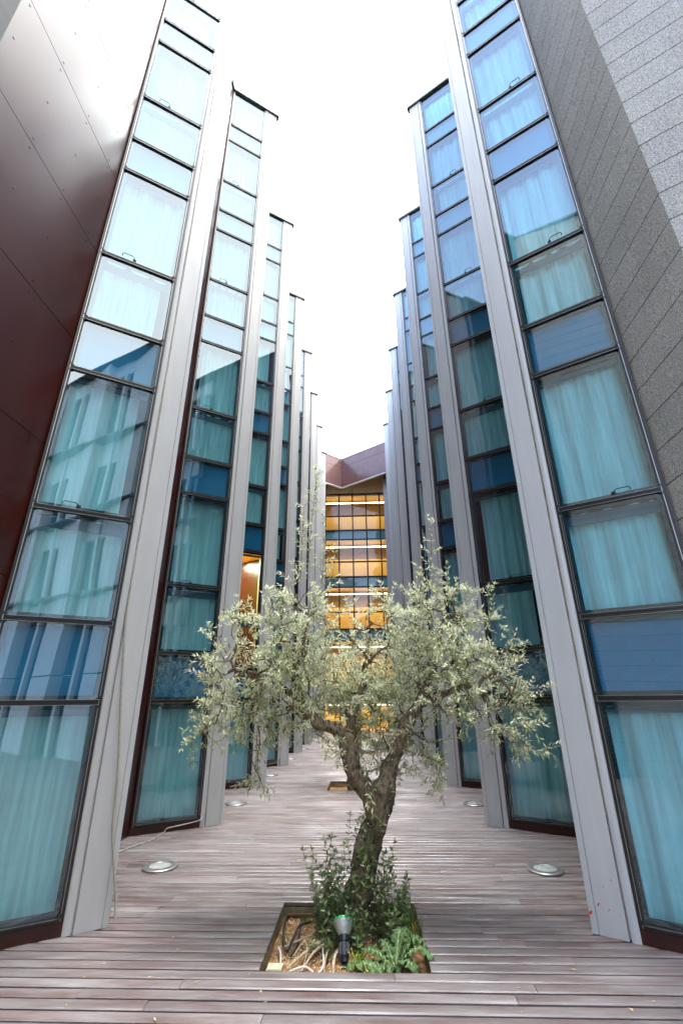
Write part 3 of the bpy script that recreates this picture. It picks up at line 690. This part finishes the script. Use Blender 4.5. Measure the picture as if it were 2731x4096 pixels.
# ------------------------------------------------------------------ olive trees
def leaf(mb, p, d, nrm, L, Wd, c, m=0):
    d=d.normalized(); sd=d.cross(nrm); 
    if sd.length<1e-3: sd=d.orthogonal()
    sd.normalize(); nn=sd.cross(d)
    a=p; b=p+d*L*.45+sd*Wd*.5+nn*Wd*.12; t=p+d*L-nn*L*.08; e=p+d*L*.45-sd*Wd*.5+nn*Wd*.12; n=len(mb.v)
    mb.v += [tuple(a),tuple(b),tuple(t),tuple(e)]
    mb.f += [(n,n+1,n+2),(n,n+2,n+3)]; mb.m += [m,m]; mb.c += [c,c]
def grow(seed, limbs, blobs, nattr, whips, leafL=.044, dens=1.0, twigL=.22, droop=.3):
    """limbs: list of (x,y,z,r) paths; blobs: (x,y,z,rad,weight) clouds the twigs reach into"""
    rr=random.Random(seed); wood=MB(); fol=MB()
    nodes=[]; par=[]; rad0=[]
    for L in limbs:
        pts=[]; 
        for k in range(len(L)-1):
            a=Vector(L[k][:3]); b=Vector(L[k+1][:3]); m=6
            for q in range(m):
                f=q/m; jit=Vector((rr.uniform(-1,1),rr.uniform(-1,1),0))*.006
                pts.append((a.lerp(b,f)+jit, L[k][3]*(1-f)+L[k+1][3]*f))
        pts.append((Vector(L[-1][:3]),L[-1][3]))
        # smooth
        P=[p for p,_ in pts]
        for it in range(3): P=[P[0]]+[(P[i-1]+P[i]*2+P[i+1])/4 for i in range(1,len(P)-1)]+[P[-1]]
        wood.tube(P,[r for _,r in pts],24,wob=.50,seed=seed)
        for k,(p,r) in enumerate(zip(P,pts)):
            if r[1]<.075: nodes.append(p)
    N0=len(nodes); par=[-1]*N0; cnt=[0]*N0
    tw=sum(b[4] for b in blobs); att=[]
    for b in blobs:
        for k in range(max(1,int(nattr*b[4]/tw))):
            while True:
                v=Vector((rr.uniform(-1,1),rr.uniform(-1,1),rr.uniform(-1,1)))
                if v.length<1: break
            att.append(Vector((b[0]+v.x*b[3], b[1]+v.y*b[3]*1.35, b[2]-.02+v.z*b[3]*.9)))
    base=list(nodes)
    att.sort(key=lambda p: min((p-q).length for q in base))
    tips=[]
    for p in att:
        best=min(range(len(nodes)), key=lambda i:(nodes[i]-p).length + (.10 if i<N0 else 0))
        q=nodes[best]; d=p-q; L=d.length
        if L<.05: tips.append((p,best)); continue
        st=max(1,int(L/.07)); cur=best; bend=Vector((rr.uniform(-1,1),rr.uniform(-1,1),rr.uniform(-.3,1)))*L*.14
        for k in range(1,st+1):
            f=k/st; pt=q+d*f+bend*math.sin(math.pi*f)+Vector((rr.uniform(-1,1),rr.uniform(-1,1),rr.uniform(-1,1)))*.006
            nodes.append(pt); par.append(cur); cnt.append(0); cur=len(nodes)-1
        tips.append((p,cur))
    # branch thickness from load
    for _,i in tips:
        while i>=N0: cnt[i]+=1; i=par[i]
    for i in range(N0,len(nodes)):
        j=par[i]; ra=.0012+.0019*cnt[i]**.5; rb=ra if j<N0 else .0012+.0019*cnt[j]**.5
        rb=min(rb,ra*1.5); seg=6 if ra>.008 else 4
        if (nodes[j]-nodes[i]).length>1e-4: wood.tube([nodes[j],nodes[i]],[rb,ra],seg,caps=False)
    def twig(p, d, L, n, lf, c0=None, shoot=False):
        d=d.normalized(); step=L/n; pos=p.copy(); pts=[pos.copy()]; ang=rr.uniform(0,6.28)
        for k in range(n):
            d=(d+Vector((rr.uniform(-.2,.2),rr.uniform(-.2,.2),rr.uniform(-.16,.16)-.03*droop))).normalized()
            pos=pos+d*step; pts.append(pos.copy())
            o=d.orthogonal().normalized(); o=Matrix.Rotation(ang,3,d)@o; ang+=1.571+rr.uniform(-.3,.3)
            for sg in (1,-1):
                if rr.random()<.08: continue
                ld=(d*.75+o*sg*.8+Vector((0,0,.12))).normalized()
                leaf(fol,pos,ld,Vector((rr.uniform(-.5,.5),rr.uniform(-.5,.5),1)),lf*rr.uniform(.65,1.15),lf*rr.uniform(.28,.42),c0 if c0 is not None else rr.random()**1.2)
        leaf(fol,pos,d,Vector((0,0,1)),lf*.9,lf*.24,.9)
        wood.tube([pts[0],pts[len(pts)//2],pts[-1]],[.0016,.0012,.0007],3,caps=False)
    for p,i in tips:
        j=par[i] if i>=N0 else -1
        pd=(nodes[i]-nodes[j]).normalized() if j>=0 else Vector((rr.uniform(-1,1),rr.uniform(-1,1),.5))
        for t in range(2 if rr.random()<.55 else 1):
            d=pd*.6+Vector((rr.uniform(-1,1),rr.uniform(-1,1),rr.uniform(-.6,.75)))
            twig(p,d,twigL*rr.uniform(.5,1.2),max(3,int(9*dens*rr.uniform(.6,1.1))),leafL)
    for path,n in whips:
        P=[Vector(q) for q in path]; wood.tube(P,[.004,.003,.0015][:len(P)] if len(P)<=3 else [.004]*len(P),4,caps=False)
        ang=0
        for k in range(n):
            f=k/(n-1)*(len(P)-1); a=min(int(f),len(P)-2); pos=P[a].lerp(P[a+1],f-a); d=(P[a+1]-P[a]).normalized()
            o=Matrix.Rotation(ang,3,d)@d.orthogonal().normalized(); ang+=1.45
            for sg in (1,-1):
                leaf(fol,pos+o*sg*.002,(d*.9+o*sg*.75).normalized(),Vector((rr.uniform(-.6,.6),-1,.6)),leafL*rr.uniform(.8,1.1),leafL*.30,rr.random())
                if rr.random()<.28:
                    twig(pos,d*.7+o*sg,.10,4,leafL)
    return wood,fol,rr
BLOBS1=[(-0.25, 4.05, 2.16, 0.24, 1.35), (-0.55, 3.98, 2.19, 0.18, 1.6), (-0.89, 4.14, 2.11, 0.16, 1), (0.05, 4.01, 2.04, 0.21, 0.9), (0.36, 3.96, 2.18, 0.16, 1.2), (0.64, 4.14, 2.25, 0.18, 1.5), (0.94, 4.43, 2.43, 0.16, 1.2), (1.03, 4.37, 2.2, 0.18, 1.5), (-0.4, 4.35, 1.9, 0.27, 4), (-0.69, 4.04, 1.8, 0.21, 2), (-0.96, 4.22, 1.78, 0.2, 1.5), (-1.08, 4.08, 1.84, 0.1, 0.5), (-1.0, 4.02, 1.6, 0.16, 1), (-0.8, 3.98, 1.5, 0.18, 1.3), (-0.53, 4.04, 1.63, 0.31, 3), (-0.28, 4.44, 1.6, 0.31, 4), (0.04, 4.38, 1.78, 0.31, 1.8), (0.32, 4.37, 1.9, 0.24, 1.35), (0.6, 4.37, 1.93, 0.27, 4), (0.86, 4.03, 1.85, 0.27, 3.5), (1.12, 4.09, 1.82, 0.18, 1.5), (1.4, 4.27, 1.87, 0.12, 0.7), (1.36, 4.33, 2.19, 0.1, 0.4), (0.27, 4.4, 1.52, 0.31, 4), (0.58, 4.41, 1.55, 0.31, 4), (0.85, 3.97, 1.61, 0.24, 2.5), (1.17, 4.26, 1.65, 0.2, 2), (1.44, 4.3, 1.65, 0.18, 1.2), (1.46, 4.2, 1.44, 0.16, 0.9), (1.18, 4.02, 1.39, 0.2, 1.4), (1.45, 4.18, 1.22, 0.12, 0.5), (1.24, 3.97, 1.23, 0.11, 0.5), (0.3, 4.44, 1.24, 0.24, 2.4), (0.03, 4.41, 1.38, 0.24, 2.4), (0.61, 4.23, 1.22, 0.18, 1.3), (0.72, 4.09, 1.07, 0.13, 0.6), (0.78, 4.43, 0.92, 0.07, 0.25), (0.39, 4.24, 1.06, 0.16, 1), (0.17, 4.41, 0.88, 0.11, 0.6), (0.2, 4.39, 0.69, 0.05, 0.25), (-0.69, 4.21, 1.36, 0.16, 1), (-0.71, 4.15, 1.15, 0.08, 0.35), (-0.71, 4.25, 0.95, 0.05, 0.22), (-0.9, 4.16, 1.33, 0.15, 0.8), (-1.08, 4.01, 1.32, 0.09, 0.35), (-1.2, 4.09, 1.2, 0.05, 0.15), (-1.12, 4.38, 1.43, 0.12, 0.5), (-0.25, 3.94, 2.39, 0.12, 0.32), (-0.4, 3.95, 2.36, 0.11, 0.5), (1.03, 4.27, 2.45, 0.1, 0.4), (-0.46, 4.08, 1.39, 0.16, 1), (-0.26, 4.22, 1.35, 0.14, 0.8), (-0.11, 4.18, 1.19, 0.12, 0.5)]
WHIPS1=[
( [(-0.333, 4.2, 2.547), (-0.302, 4.2, 3.114), (-0.249, 4.2, 3.664)] , 26 ),
( [(-0.382, 4.1, 2.523), (-0.378, 4.1, 2.858), (-0.367, 4.1, 3.236)] , 13 ),
( [(-0.206, 4.3, 2.527), (-0.18, 4.3, 2.875), (-0.195, 4.3, 3.221)] , 14 ),
( [(0.81, 4.3, 2.468), (0.854, 4.3, 2.766), (0.882, 4.3, 3.102)] , 12 ),
( [(0.962, 4.2, 2.323), (0.969, 4.2, 2.484), (0.975, 4.2, 2.67)] , 8 ),
( [(-0.132, 4.25, 2.39), (-0.091, 4.25, 2.64), (-0.078, 4.25, 2.813)] , 7 ),
( [(0.656, 4.0, 2.213), (0.688, 4.0, 2.402), (0.726, 4.0, 2.558)] , 7 ),
( [(1.231, 4.0, 2.058), (1.291, 4.0, 2.241), (1.303, 4.0, 2.392)] , 9 ),
( [(-0.671, 3.95, 1.242), (-0.651, 3.95, 1.032), (-0.621, 3.95, 0.86)] , 9 ),
( [(-1.01, 4.0, 1.399), (-1.121, 4.0, 1.272), (-1.241, 4.0, 1.195)] , 9 ),
( [(1.378, 4.0, 1.353), (1.481, 4.0, 1.259), (1.553, 4.0, 1.153)] , 8 ),
( [(0.715, 4.0, 1.142), (0.735, 4.0, 0.994), (0.695, 4.0, 0.907)] , 7 ),
( [(-1.009, 4.1, 1.88), (-1.099, 4.1, 2.028), (-1.213, 4.1, 2.074)] , 6 ),
( [(0.173, 4.0, 0.995), (0.201, 4.0, 0.823), (0.223, 4.0, 0.712)] , 6 ),
( [(1.34, 4.1, 1.854), (1.436, 4.1, 1.889), (1.514, 4.1, 1.923)] , 6 ),
( [(-1.114, 4.1, 2.179), (-1.001, 4.1, 2.235), (-0.884, 4.1, 2.253)] , 6 ),
]

def olive(name_loc,label,seed,limbs,blobs,nattr,whips,**kw):
    root=thing('olive_tree',name_loc,label,'tree')
    wood,fol,rr=grow(seed,limbs,blobs,nattr,whips,**kw)
    keep(wood.build('trunk',M['bark'],smooth=True),root); keep(fol.build('foliage',M['leaf']),root)
    return root,rr
LIMBS=[[(.10,4.27,-.17,.150),(.095,4.25,-.05,.122),(.10,4.22,.14,.108),(.13,4.2,.32,.102),(.19,4.18,.5,.090),(.25,4.17,.68,.093),(.30,4.16,.84,.108),(.345,4.16,.93,.080),(.40,4.17,1.05,.064),(.455,4.18,1.17,.058),(.52,4.2,1.3,.052),(.60,4.21,1.42,.047),(.69,4.22,1.57,.04),(.80,4.25,1.74,.03),(.86,4.3,1.95,.02),(.9,4.3,2.15,.012)],
 [(.24,4.18,.70,.075),(.18,4.2,.82,.07),(.11,4.2,.92,.068),(.06,4.2,1.0,.066),(.03,4.2,1.12,.064),(.02,4.2,1.22,.060),(-.08,4.2,1.28,.055),(-.2,4.2,1.31,.052),(-.30,4.2,1.38,.048),(-.37,4.22,1.5,.042),(-.41,4.25,1.7,.034),(-.38,4.3,1.95,.024),(-.33,4.3,2.2,.012)],
 [(.03,4.2,1.15,.05),(.05,4.28,1.3,.04),(.12,4.35,1.5,.03),(.2,4.4,1.75,.02),(.22,4.4,2.05,.010)],
 [(-.36,4.22,1.45,.035),(-.5,4.2,1.58,.026),(-.7,4.15,1.7,.018),(-.95,4.1,1.75,.010)],
 [(.62,4.21,1.45,.035),(.8,4.15,1.52,.026),(1.0,4.1,1.6,.018),(1.2,4.1,1.55,.010)]]
ot,rr=olive((.10,4.27,-.17),'large silvery olive tree with forked trunk in the nearest deck pit',11,LIMBS,BLOBS1,1060,WHIPS1,leafL=.050,twigL=.19)
# suckers round the base
def suckers(root,seed,stems,leafL=.042):
    rr=random.Random(seed); fol=MB(); st=MB()
    for (x,y,z,lx,ly,H,n) in stems:
        p=Vector((x,y,z)); d=Vector((lx,ly,1)).normalized(); pts=[p.copy()]; pos=p.copy(); ang=rr.uniform(0,6)
        for k in range(n):
            d=(d+Vector((rr.uniform(-.13,.13),rr.uniform(-.13,.13),rr.uniform(-.03,.1)))).normalized(); pos=pos+d*(H/n); pts.append(pos.copy())
            o=Matrix.Rotation(ang,3,d)@d.orthogonal().normalized(); ang+=1.5
            if k>1:
              for sg in (1,-1):
                leaf(fol,pos,(d*.5+o*sg).normalized(),Vector((rr.uniform(-.4,.4),-.4,1)),leafL*rr.uniform(.7,1.15),leafL*rr.uniform(.42,.58),rr.random()**2)
        leaf(fol,pos,d,Vector((0,-1,.3)),leafL,leafL*.3,1.0)
        st.tube(pts,.0022,4,caps=False)
    keep(fol.build('sucker_leaves',M['shoot']),root); keep(st.build('sucker_stems',M['bark']),root)
stems=[]
for k in range(62):
    left=k%2==0
    x=rr.gauss(-.07,.075) if left else rr.gauss(.29,.075)
    stems.append((x,rr.uniform(4.0,4.3),-.12,rr.uniform(-.12,.12)+(-.10 if left else .10),rr.uniform(-.15,.1),(rr.uniform(.25,.62) if left else rr.uniform(.22,.58))*(1.15 if rr.random()<.2 else 1),rr.randint(9,14)))
for k in range(26): stems.append((rr.uniform(-.22,.42),rr.uniform(3.93,4.2),-.12,rr.uniform(-.5,.5),rr.uniform(-.5,.2),rr.uniform(.1,.24),rr.randint(6,10)))
for k in range(16): z=rr.uniform(.05,.75); stems.append((.10+z*.22+rr.uniform(-.09,.09),4.10,z,rr.uniform(-.5,.5),-.35,rr.uniform(.10,.22),rr.randint(5,8)))
stems+= [(.05,4.1,-.12,-.03,0,.80,20),(.0,4.15,-.12,-.06,0,.70,18),(-.12,4.05,-.12,-.28,-.1,.5,12),(-.15,4.1,-.12,-.32,-.1,.36,10)]
suckers(ot,3,stems,leafL=.046)

def far_tree(x,y,seed,label,H,nb,nattr):
    rr=random.Random(seed)
    L=[[(x,y,-.15,.12),(x+.05,y,.3,.10),(x-.05,y,.7,.09),(x,y,1.0,.07),(x+.2,y,1.5,.045),(x+.3,y,2.0,.025)],[(x,y,.95,.06),(x-.2,y,1.4,.045),(x-.3,y+.1,2.0,.025)],[(x,y,1.1,.05),(x,y+.2,1.7,.035),(x,y+.2,2.3,.02)]]
    bl=[(x+rr.uniform(-.85,.85),y+rr.uniform(-.5,.5),rr.uniform(1.15,H),rr.uniform(.25,.42),1) for k in range(nb)]
    bl+=[(x+rr.uniform(-.4,.4),y,rr.uniform(H,H+.4),.2,.35) for k in range(4)]
    return olive((x,y,-.15),label,seed,L,bl,nattr,[],leafL=.06,dens=.8,twigL=.26)[0]
t2=far_tree(-.06,9.95,21,'second olive tree, in the square pit behind the big tree',2.35,14,260)
t3=far_tree(.0,15.9,22,'third olive tree down the court, mostly hidden by nearer foliage',2.2,12,180)
t4=far_tree(.0,21.8,23,'farthest olive tree, in front of the glass end wall',2.2,10,120)

# ------------------------------------------------------------------ fairy lights on the trunk
fl=thing('string_lights',(.1,4.2,.1),'dark green fairy light wire with tiny clear bulbs wound round the olive trunk','string lights')
mb=MB(); pts=[]; bulbs=[]
path=[(.10,4.24,.02,.125),(.10,4.22,.14,.120),(.13,4.2,.32,.112),(.19,4.18,.5,.10),(.25,4.17,.68,.102),(.30,4.16,.84,.118),(.36,4.16,.96,.085),(.42,4.17,1.08,.07)]
nn=150
for k in range(nn+1):
    f=k/nn*(len(path)-1); a=min(int(f),len(path)-2); g_=f-a
    c=[path[a][q]*(1-g_)+path[a+1][q]*g_ for q in range(4)]; an=k/nn*4.6*6.283+1.2
    pts.append((c[0]+math.cos(an)*c[3]*1.04,c[1]+math.sin(an)*c[3]*1.04,c[2]+.015*math.sin(k*.9)))
    if k%6==3: bulbs.append((pts[-1],an))
mb.tube(pts,.0035,5); keep(mb.build('wire',mat('dark green wire',(.008,.02,.018),.5)),fl)
for (p,an) in bulbs:
    bm_=MB()
    d=Vector((math.cos(an),math.sin(an),rnd.uniform(-.6,.6))).normalized(); p=Vector(p)
    bm_.tube([p,p+d*.022],.005,6,m=0); bm_.tube([p+d*.0221,p+d*.034],[.005,.002],6,m=1)
    keep(bm_.build('bulb',[bpy.data.materials['dark green wire'],M['bulb']]),fl)

# ------------------------------------------------------------------ spotlights
def spotlight(loc,label,tiltx,tilty,kind):
    r=thing('garden_spotlight',loc,label,'lamp')
    Mx=Matrix.Rotation(tiltx,4,'X')@Matrix.Rotation(tilty,4,'Y')
    T2=Matrix.Translation((0,0,.06))@Mx
    mb=MB(); mb.tube([(0,0,-.12),(0,0,.02)],[.006,.014],10); mb.tube([(-.02,0,.045),(.02,0,.045)],.016,12); mb.box((-.012,-.014,.0),(.012,.014,.055)); mb.build('stake',M['plastic'],r)
    mb=MB(); prof=[(.0,-.0),(.022,.0),(.024,.02),(.03,.03),(.031,.10),(.036,.104),(.037,.135),(.0,.136)]; mb.lathe(prof,24,T2)
    for k in range(14):
        a=2*math.pi*k/14; p=T2@Vector((.032*math.cos(a),.032*math.sin(a),.035)); q=T2@Vector((.032*math.cos(a),.032*math.sin(a),.098)); mb.tube([p,q],.003,4)
    mb.build('socket',M['plastic'],r)
    mb=MB(); mb.lathe([(.030,.134),(.040,.147),(.057,.175),(.068,.205),(.070,.214)],32,T2); mb.build('reflector',M['reflector'] if kind==0 else M['green'],r,smooth=True)
    mb=MB(); mb.lathe([(.0705,.211),(.072,.218),(.068,.223),(.04,.228),(0,.230)],32,T2); mb.build('lens',M['green'],r,smooth=True)
    return r
spotlight((.005,3.83,-.13),'garden spotlight with silver ribbed reflector standing at the front of the pit',R(-40),R(-3),0)
s2=spotlight((.0,4.40,-.10),'green glass garden spotlight half hidden by shoots left of the trunk',R(48),R(-12),1)

# ------------------------------------------------------------------ pit contents
jb=thing('junction_box',(-.425,3.70,-.12),'cream plastic junction box in the left front corner of the pit','junction box')
mb=MB(); mb.hexa([(-.045,-.04,0),(.045,-.04,0),(.045,.04,0),(-.045,.04,0),(-.04,-.036,.085),(.04,-.036,.085),(.04,.036,.085),(-.04,.036,.085)]); mb.build('case',M['box'],jb)
mb=MB(); mb.box((-.046,-.042,.062),(.046,.042,.082)); mb.build('lid',M['box'],jb)
mb=MB(); mb.tube([(0,-.045,.02),(.03,-.07,.035),(.05,-.05,.01),(.07,0,.0)],.006,6); mb.build('plug_lead',M['darkcable'],jb)
def spl(pts,n=8):
    P=[Vector(p) for p in pts]; P=[P[0]]+P+[P[-1]]; out=[]
    for i in range(1,len(P)-2):
        for k in range(n):
            t=k/n; a,b,c,d=P[i-1],P[i],P[i+1],P[i+2]
            out.append(.5*((2*b)+(c-a)*t+(2*a-5*b+4*c-d)*t*t+(3*b-a-3*c+d)*t**3))
    out.append(P[-2]); return out
zs=-.10
mb=MB(); mb.tube(spl([(-.47,4.5,-.06),(-.45,4.2,-.05),(-.40,4.02,-.09),(-.36,4.1,-.04),(-.34,4.3,-.05),(-.22,4.42,-.07),(-.12,4.38,-.08)]),.009,7); mb.tube(spl([(-.34,4.35,-.05),(-.33,4.1,-.07),(-.36,3.95,-.09)]),.008,6)
tag(mb.build('garden_hose',M['darkcable']),'black rubber hose looped on the soil at the left of the pit','hose')
mb=MB(); mb.tube(spl([(-.38,3.73,-.09),(-.25,3.78,-.07),(-.17,3.72,-.08),(-.13,3.80,-.07),(-.15,4.0,-.06),(-.17,4.12,-.05),(-.12,4.2,-.04)]),.006,7); mb.tube(spl([(-.40,3.76,-.07),(-.42,3.9,-.06),(-.45,4.0,-.06)]),.006,6)
tag(mb.build('power_cable',M['whitecable']),'white power cable snaking over the ochre soil','cable')
mb=MB(); rr=random.Random(9)
for (a,b,r) in [((-.05,4.15,-.05),(-.36,3.78,-.08),.016),((-.1,4.1,-.06),(-.28,3.72,-.09),.010),((0,4.05,-.06),(-.06,3.68,-.09),.014),((-.15,4.15,-.05),(-.42,4.05,-.08),.010),((-.02,4.1,-.05),(-.12,3.7,-.08),.008),((-.2,4.2,-.05),(-.34,3.9,-.07),.007),((-.3,4.1,-.04),(-.26,3.75,-.08),.006)]:
    a=Vector(a); b=Vector(b); m=(a+b)/2+Vector((rr.uniform(-.04,.04),0,.025)); mb.tube(spl([a,m,b],5),[r*(1-.5*k/10) for k in range(11)],7,wob=.3)
tag(mb.build('dry_roots',M['root']),'pale dry roots and sticks spread over the soil left of the trunk','roots')
mb=MB()
for k in range(2600):
    x=rr.uniform(-.48,.5); y=rr.uniform(3.7,4.53); L=rr.uniform(.008,.03); a=rr.uniform(0,6.28); w=L*.3
    z=-.078+noise.noise(Vector((x*4,y*4,0)))*.03+noise.noise(Vector((x*17,y*17,0)))*.012+.05*math.exp(-((x-.1)**2+(y-4.25)**2)/.06)-.008
    d=Vector((math.cos(a),math.sin(a),rr.uniform(-.3,.3))).normalized(); leaf(mb,Vector((x,y,z)),d,Vector((rr.uniform(-.5,.5),rr.uniform(-.5,.5),1)),L,w,rr.random())
tag(mb.build('wood_chips',M['chip']),'dry leaves and wood chips scattered over the soil in the pit','litter',kind='stuff')
mb=MB(); mb.tube([(-.49,4.545,-.075),(.0,4.545,-.07),(.52,4.545,-.075)],.012,8); tag(mb.build('rusty_pipe',M['rust']),'rusty pipe along the back wall of the planting pit','pipe')
# thistle
th=thing('thistle',(.33,3.80,-.11),'spiny green thistle rosette spilling over the front right corner of the pit','plant')
def thleaf(dx,dy,L,rise,seed):
    rr=random.Random(seed); mb=MB(); d=Vector((dx,dy,0)).normalized(); sd=Vector((-d.y,d.x,0)); n=40; rows=[]
    for k in range(n+1):
        f=k/n; z=rise*math.sin(f*2.5)+.01+.006*math.sin(f*60+seed); c=d*(L*f)+Vector((0,0,z)); env=math.sin(math.pi*min(1,f*.92+.08))**.7*L*.23
        lob=.22+.78*abs(math.sin(f*6.5*math.pi))**.8; w=env*lob; jag=1+.25*rr.uniform(-1,1)
        rows.append((c-sd*w*jag+Vector((0,0,.012*rr.uniform(-1,1.5))), c-sd*w*.35+Vector((0,0,.01)), c, c+sd*w*.35+Vector((0,0,.01)), c+sd*w*jag+Vector((0,0,.012*rr.uniform(-1,1.5)))))
    for k in range(n):
        for q in range(4): mb.poly([rows[k][q],rows[k+1][q],rows[k+1][q+1],rows[k][q+1]])
    mb.tube([tuple(r[2]+Vector((0,0,.002))) for r in rows],[.006*(1-k/(n+2)) for k in range(n+1)],4,m=1)
    mb.build('thistle_leaf',[M['thistle'],M['midrib']],th)
for k,(a,L,h) in enumerate([(-168,.34,.05),(-140,.27,.04),(-105,.17,.06),(-62,.22,.09),(-30,.27,.14),(5,.22,.16),(40,.25,.14),(75,.22,.16),(110,.22,.10),(150,.26,.08),(-85,.12,.05),(20,.13,.20)]):
    thleaf(math.cos(R(a)),math.sin(R(a))*.75,L,h,k)
# weeds and grass
mb=MB(); rr=random.Random(14)
for (cx,cy,n,Hh) in ((.40,4.30,60,.26),(.46,4.42,60,.22),(-.18,4.42,50,.12),(-.30,4.45,40,.10),(.46,4.15,40,.2),(.3,4.4,30,.2)):
    for k in range(n):
        p=Vector((cx+rr.gauss(0,.04),cy+rr.gauss(0,.04),-.12)); L=Hh*rr.uniform(.5,1.1); d=Vector((rr.uniform(-.4,.4),rr.uniform(-.4,.4),1)); leaf(mb,p,d,Vector((rr.uniform(-1,1),rr.uniform(-1,1),.1)),L,.006,rr.random())
tag(mb.build('grass',M['grassm']),'tufts of green grass at the back of the pit','grass',kind='stuff')
mb=MB()
for k in range(9): mb.tube([(.085,3.80,-.12),(.085+rr.gauss(0,.015),3.80+rr.gauss(0,.015),-.05),(.085+rr.gauss(0,.03),3.80+rr.gauss(0,.03),.0)],.0015,4)
for k in range(150):
    p=Vector((.085+rr.gauss(0,.02),3.80+rr.gauss(0,.02),-.10+abs(rr.gauss(0,.05)))); leaf(mb,p,Vector((rr.uniform(-1,1),rr.uniform(-1,1),.4)),Vector((0,0,1)),.012,.009,rr.random())
tag(mb.build('small_weed',M['weed']),'small yellow green weed beside the spotlight stake','plant',kind='stuff')
# fallen leaves on the deck
mb=MB(); rr=random.Random(31)
for k in range(230):
    y=3.0+rr.random()**1.6*14; x=rr.uniform(-2.3,2.3)
    if any(a<y<b for a,b in PITS) and -.5<x<.53: continue
    a=rr.uniform(0,6.28); L=rr.uniform(.012,.038); leaf(mb,Vector((x,y,.004)),Vector((math.cos(a),math.sin(a),.12)),Vector((rr.uniform(-.3,.3),0,1)),L,L*rr.uniform(.2,.5),rr.random())
tag(mb.build('fallen_leaves',M['yleaf']),'small yellow leaves scattered on the deck','leaves',kind='stuff')

# ------------------------------------------------------------------ cables and seals on the fins
def finpt(s,Y,a,out,z):
    u=Vector((s*.2497,-.1548)).normalized(); inn=Vector((s*abs(u.y),abs(u.x))); p=Vector((s*TIPW,Y))+u*a-inn*out; return (p.x,p.y,z)
mb=MB(); P=[]
for k in range(40):
    z=15.2-k*(15.2-2.6)/39; P.append(finpt(-1,YL,.232+.003*math.sin(z*2.1),.004+.003*math.sin(z*3.3),z))
P+= [finpt(-1,YL,.225,.012,2.2),finpt(-1,YL,.185,.02,1.75),finpt(-1,YL,.135,.028,1.3),finpt(-1,YL,.095,.03,.95),finpt(-1,YL,.075,.03,.62),finpt(-1,YL,.035,.03,.42),finpt(-1,YL,.0,.03,.26),finpt(-1,YL,-.025,.03,.14),finpt(-1,YL,-.035,.04,.05)]
mb.tube(spl(P,3),.0085,7); tag(mb.build('hanging_cable',M['cable']),'pale cable hanging loose down the front of the first left fin','cable')
mb=MB(); z=15.2; kk=0
while z>.75:
    L=rnd.uniform(.5,1.4); z2=max(.72,z-L); a=.231+rnd.uniform(-.004,.004)
    mb.tube([finpt(1,YR,a,.0,z),finpt(1,YR,a+.003,.004,(z+z2)/2),finpt(1,YR,a,.0,z2)],.008,6); z=z2-rnd.uniform(.0,.03)
tag(mb.build('seal_strip',M['seal']),'yellowed sealant strip in the groove of the nearest right fin','sealant')
for i,lab in ((1,'pale cord running down the second left fin and across its red sill'),(2,'pale cord down the groove of the third left fin'),(3,'pale cord down the groove of the fourth left fin')):
    Y=YL+i*PER; mb=MB(); P=[finpt(-1,Y,.230,.006,z) for z in (15.2,12,9,6,3,1.5,.6,.25)]
    P+=[finpt(-1,Y,.245,.012,.14),finpt(-1,Y,.30,.022,.085),finpt(-1,Y,.50,.022,.06),finpt(-1,Y,.70,.026,.04)]
    if i==1: P+=[finpt(-1,Y,.74,.06,.012),(-2.31,6.28,.010),(-2.38,6.09,.010),(-2.45,5.9,.010),(-2.52,5.5,.010),(-2.5,5.0,.010)]
    mb.tube(spl(P,4),.006 if i==1 else .007,6); tag(mb.build('wall_cord',M['cable']),lab,'cable')
M['chipred'] = mat('red paint chip',(.55,.05,.02),.5); M['rustsp'] = mat('rust spot',(.25,.09,.02),.8)
fr_ = [o for o in wr.children if o.name.startswith('fin') and 'back' not in o.name][0]
fl_ = [o for o in wl.children if o.name.startswith('fin') and 'back' not in o.name][0]
def chip(par,root,s,Y,a,z,w,h,m,sd_):
    rr=random.Random(sd_); mb=MB(); n=9; 
    mb.poly([finpt(s,Y,a+w*math.cos(6.283*k/n)*rr.uniform(.5,1)+h*math.sin(6.283*k/n)*.4,.0075,z+h*math.sin(6.283*k/n)*rr.uniform(.6,1)) for k in range(n)])
    o=mb.build('paint_chip',m); o.parent=par; return o
for k,(a,z,w,h) in enumerate([(.013,.12,.010,.017),(.071,.174,.009,.013),(.132,.154,.003,.012),(.121,.28,.006,.004),(.178,.327,.005,.005)]): chip(fr_,wr,1,YR,a,z,w,h,M['chipred'],k)
o=chip(fl_,wl,-1,YL,.262,.231,.006,.009,M['rustsp'],9)
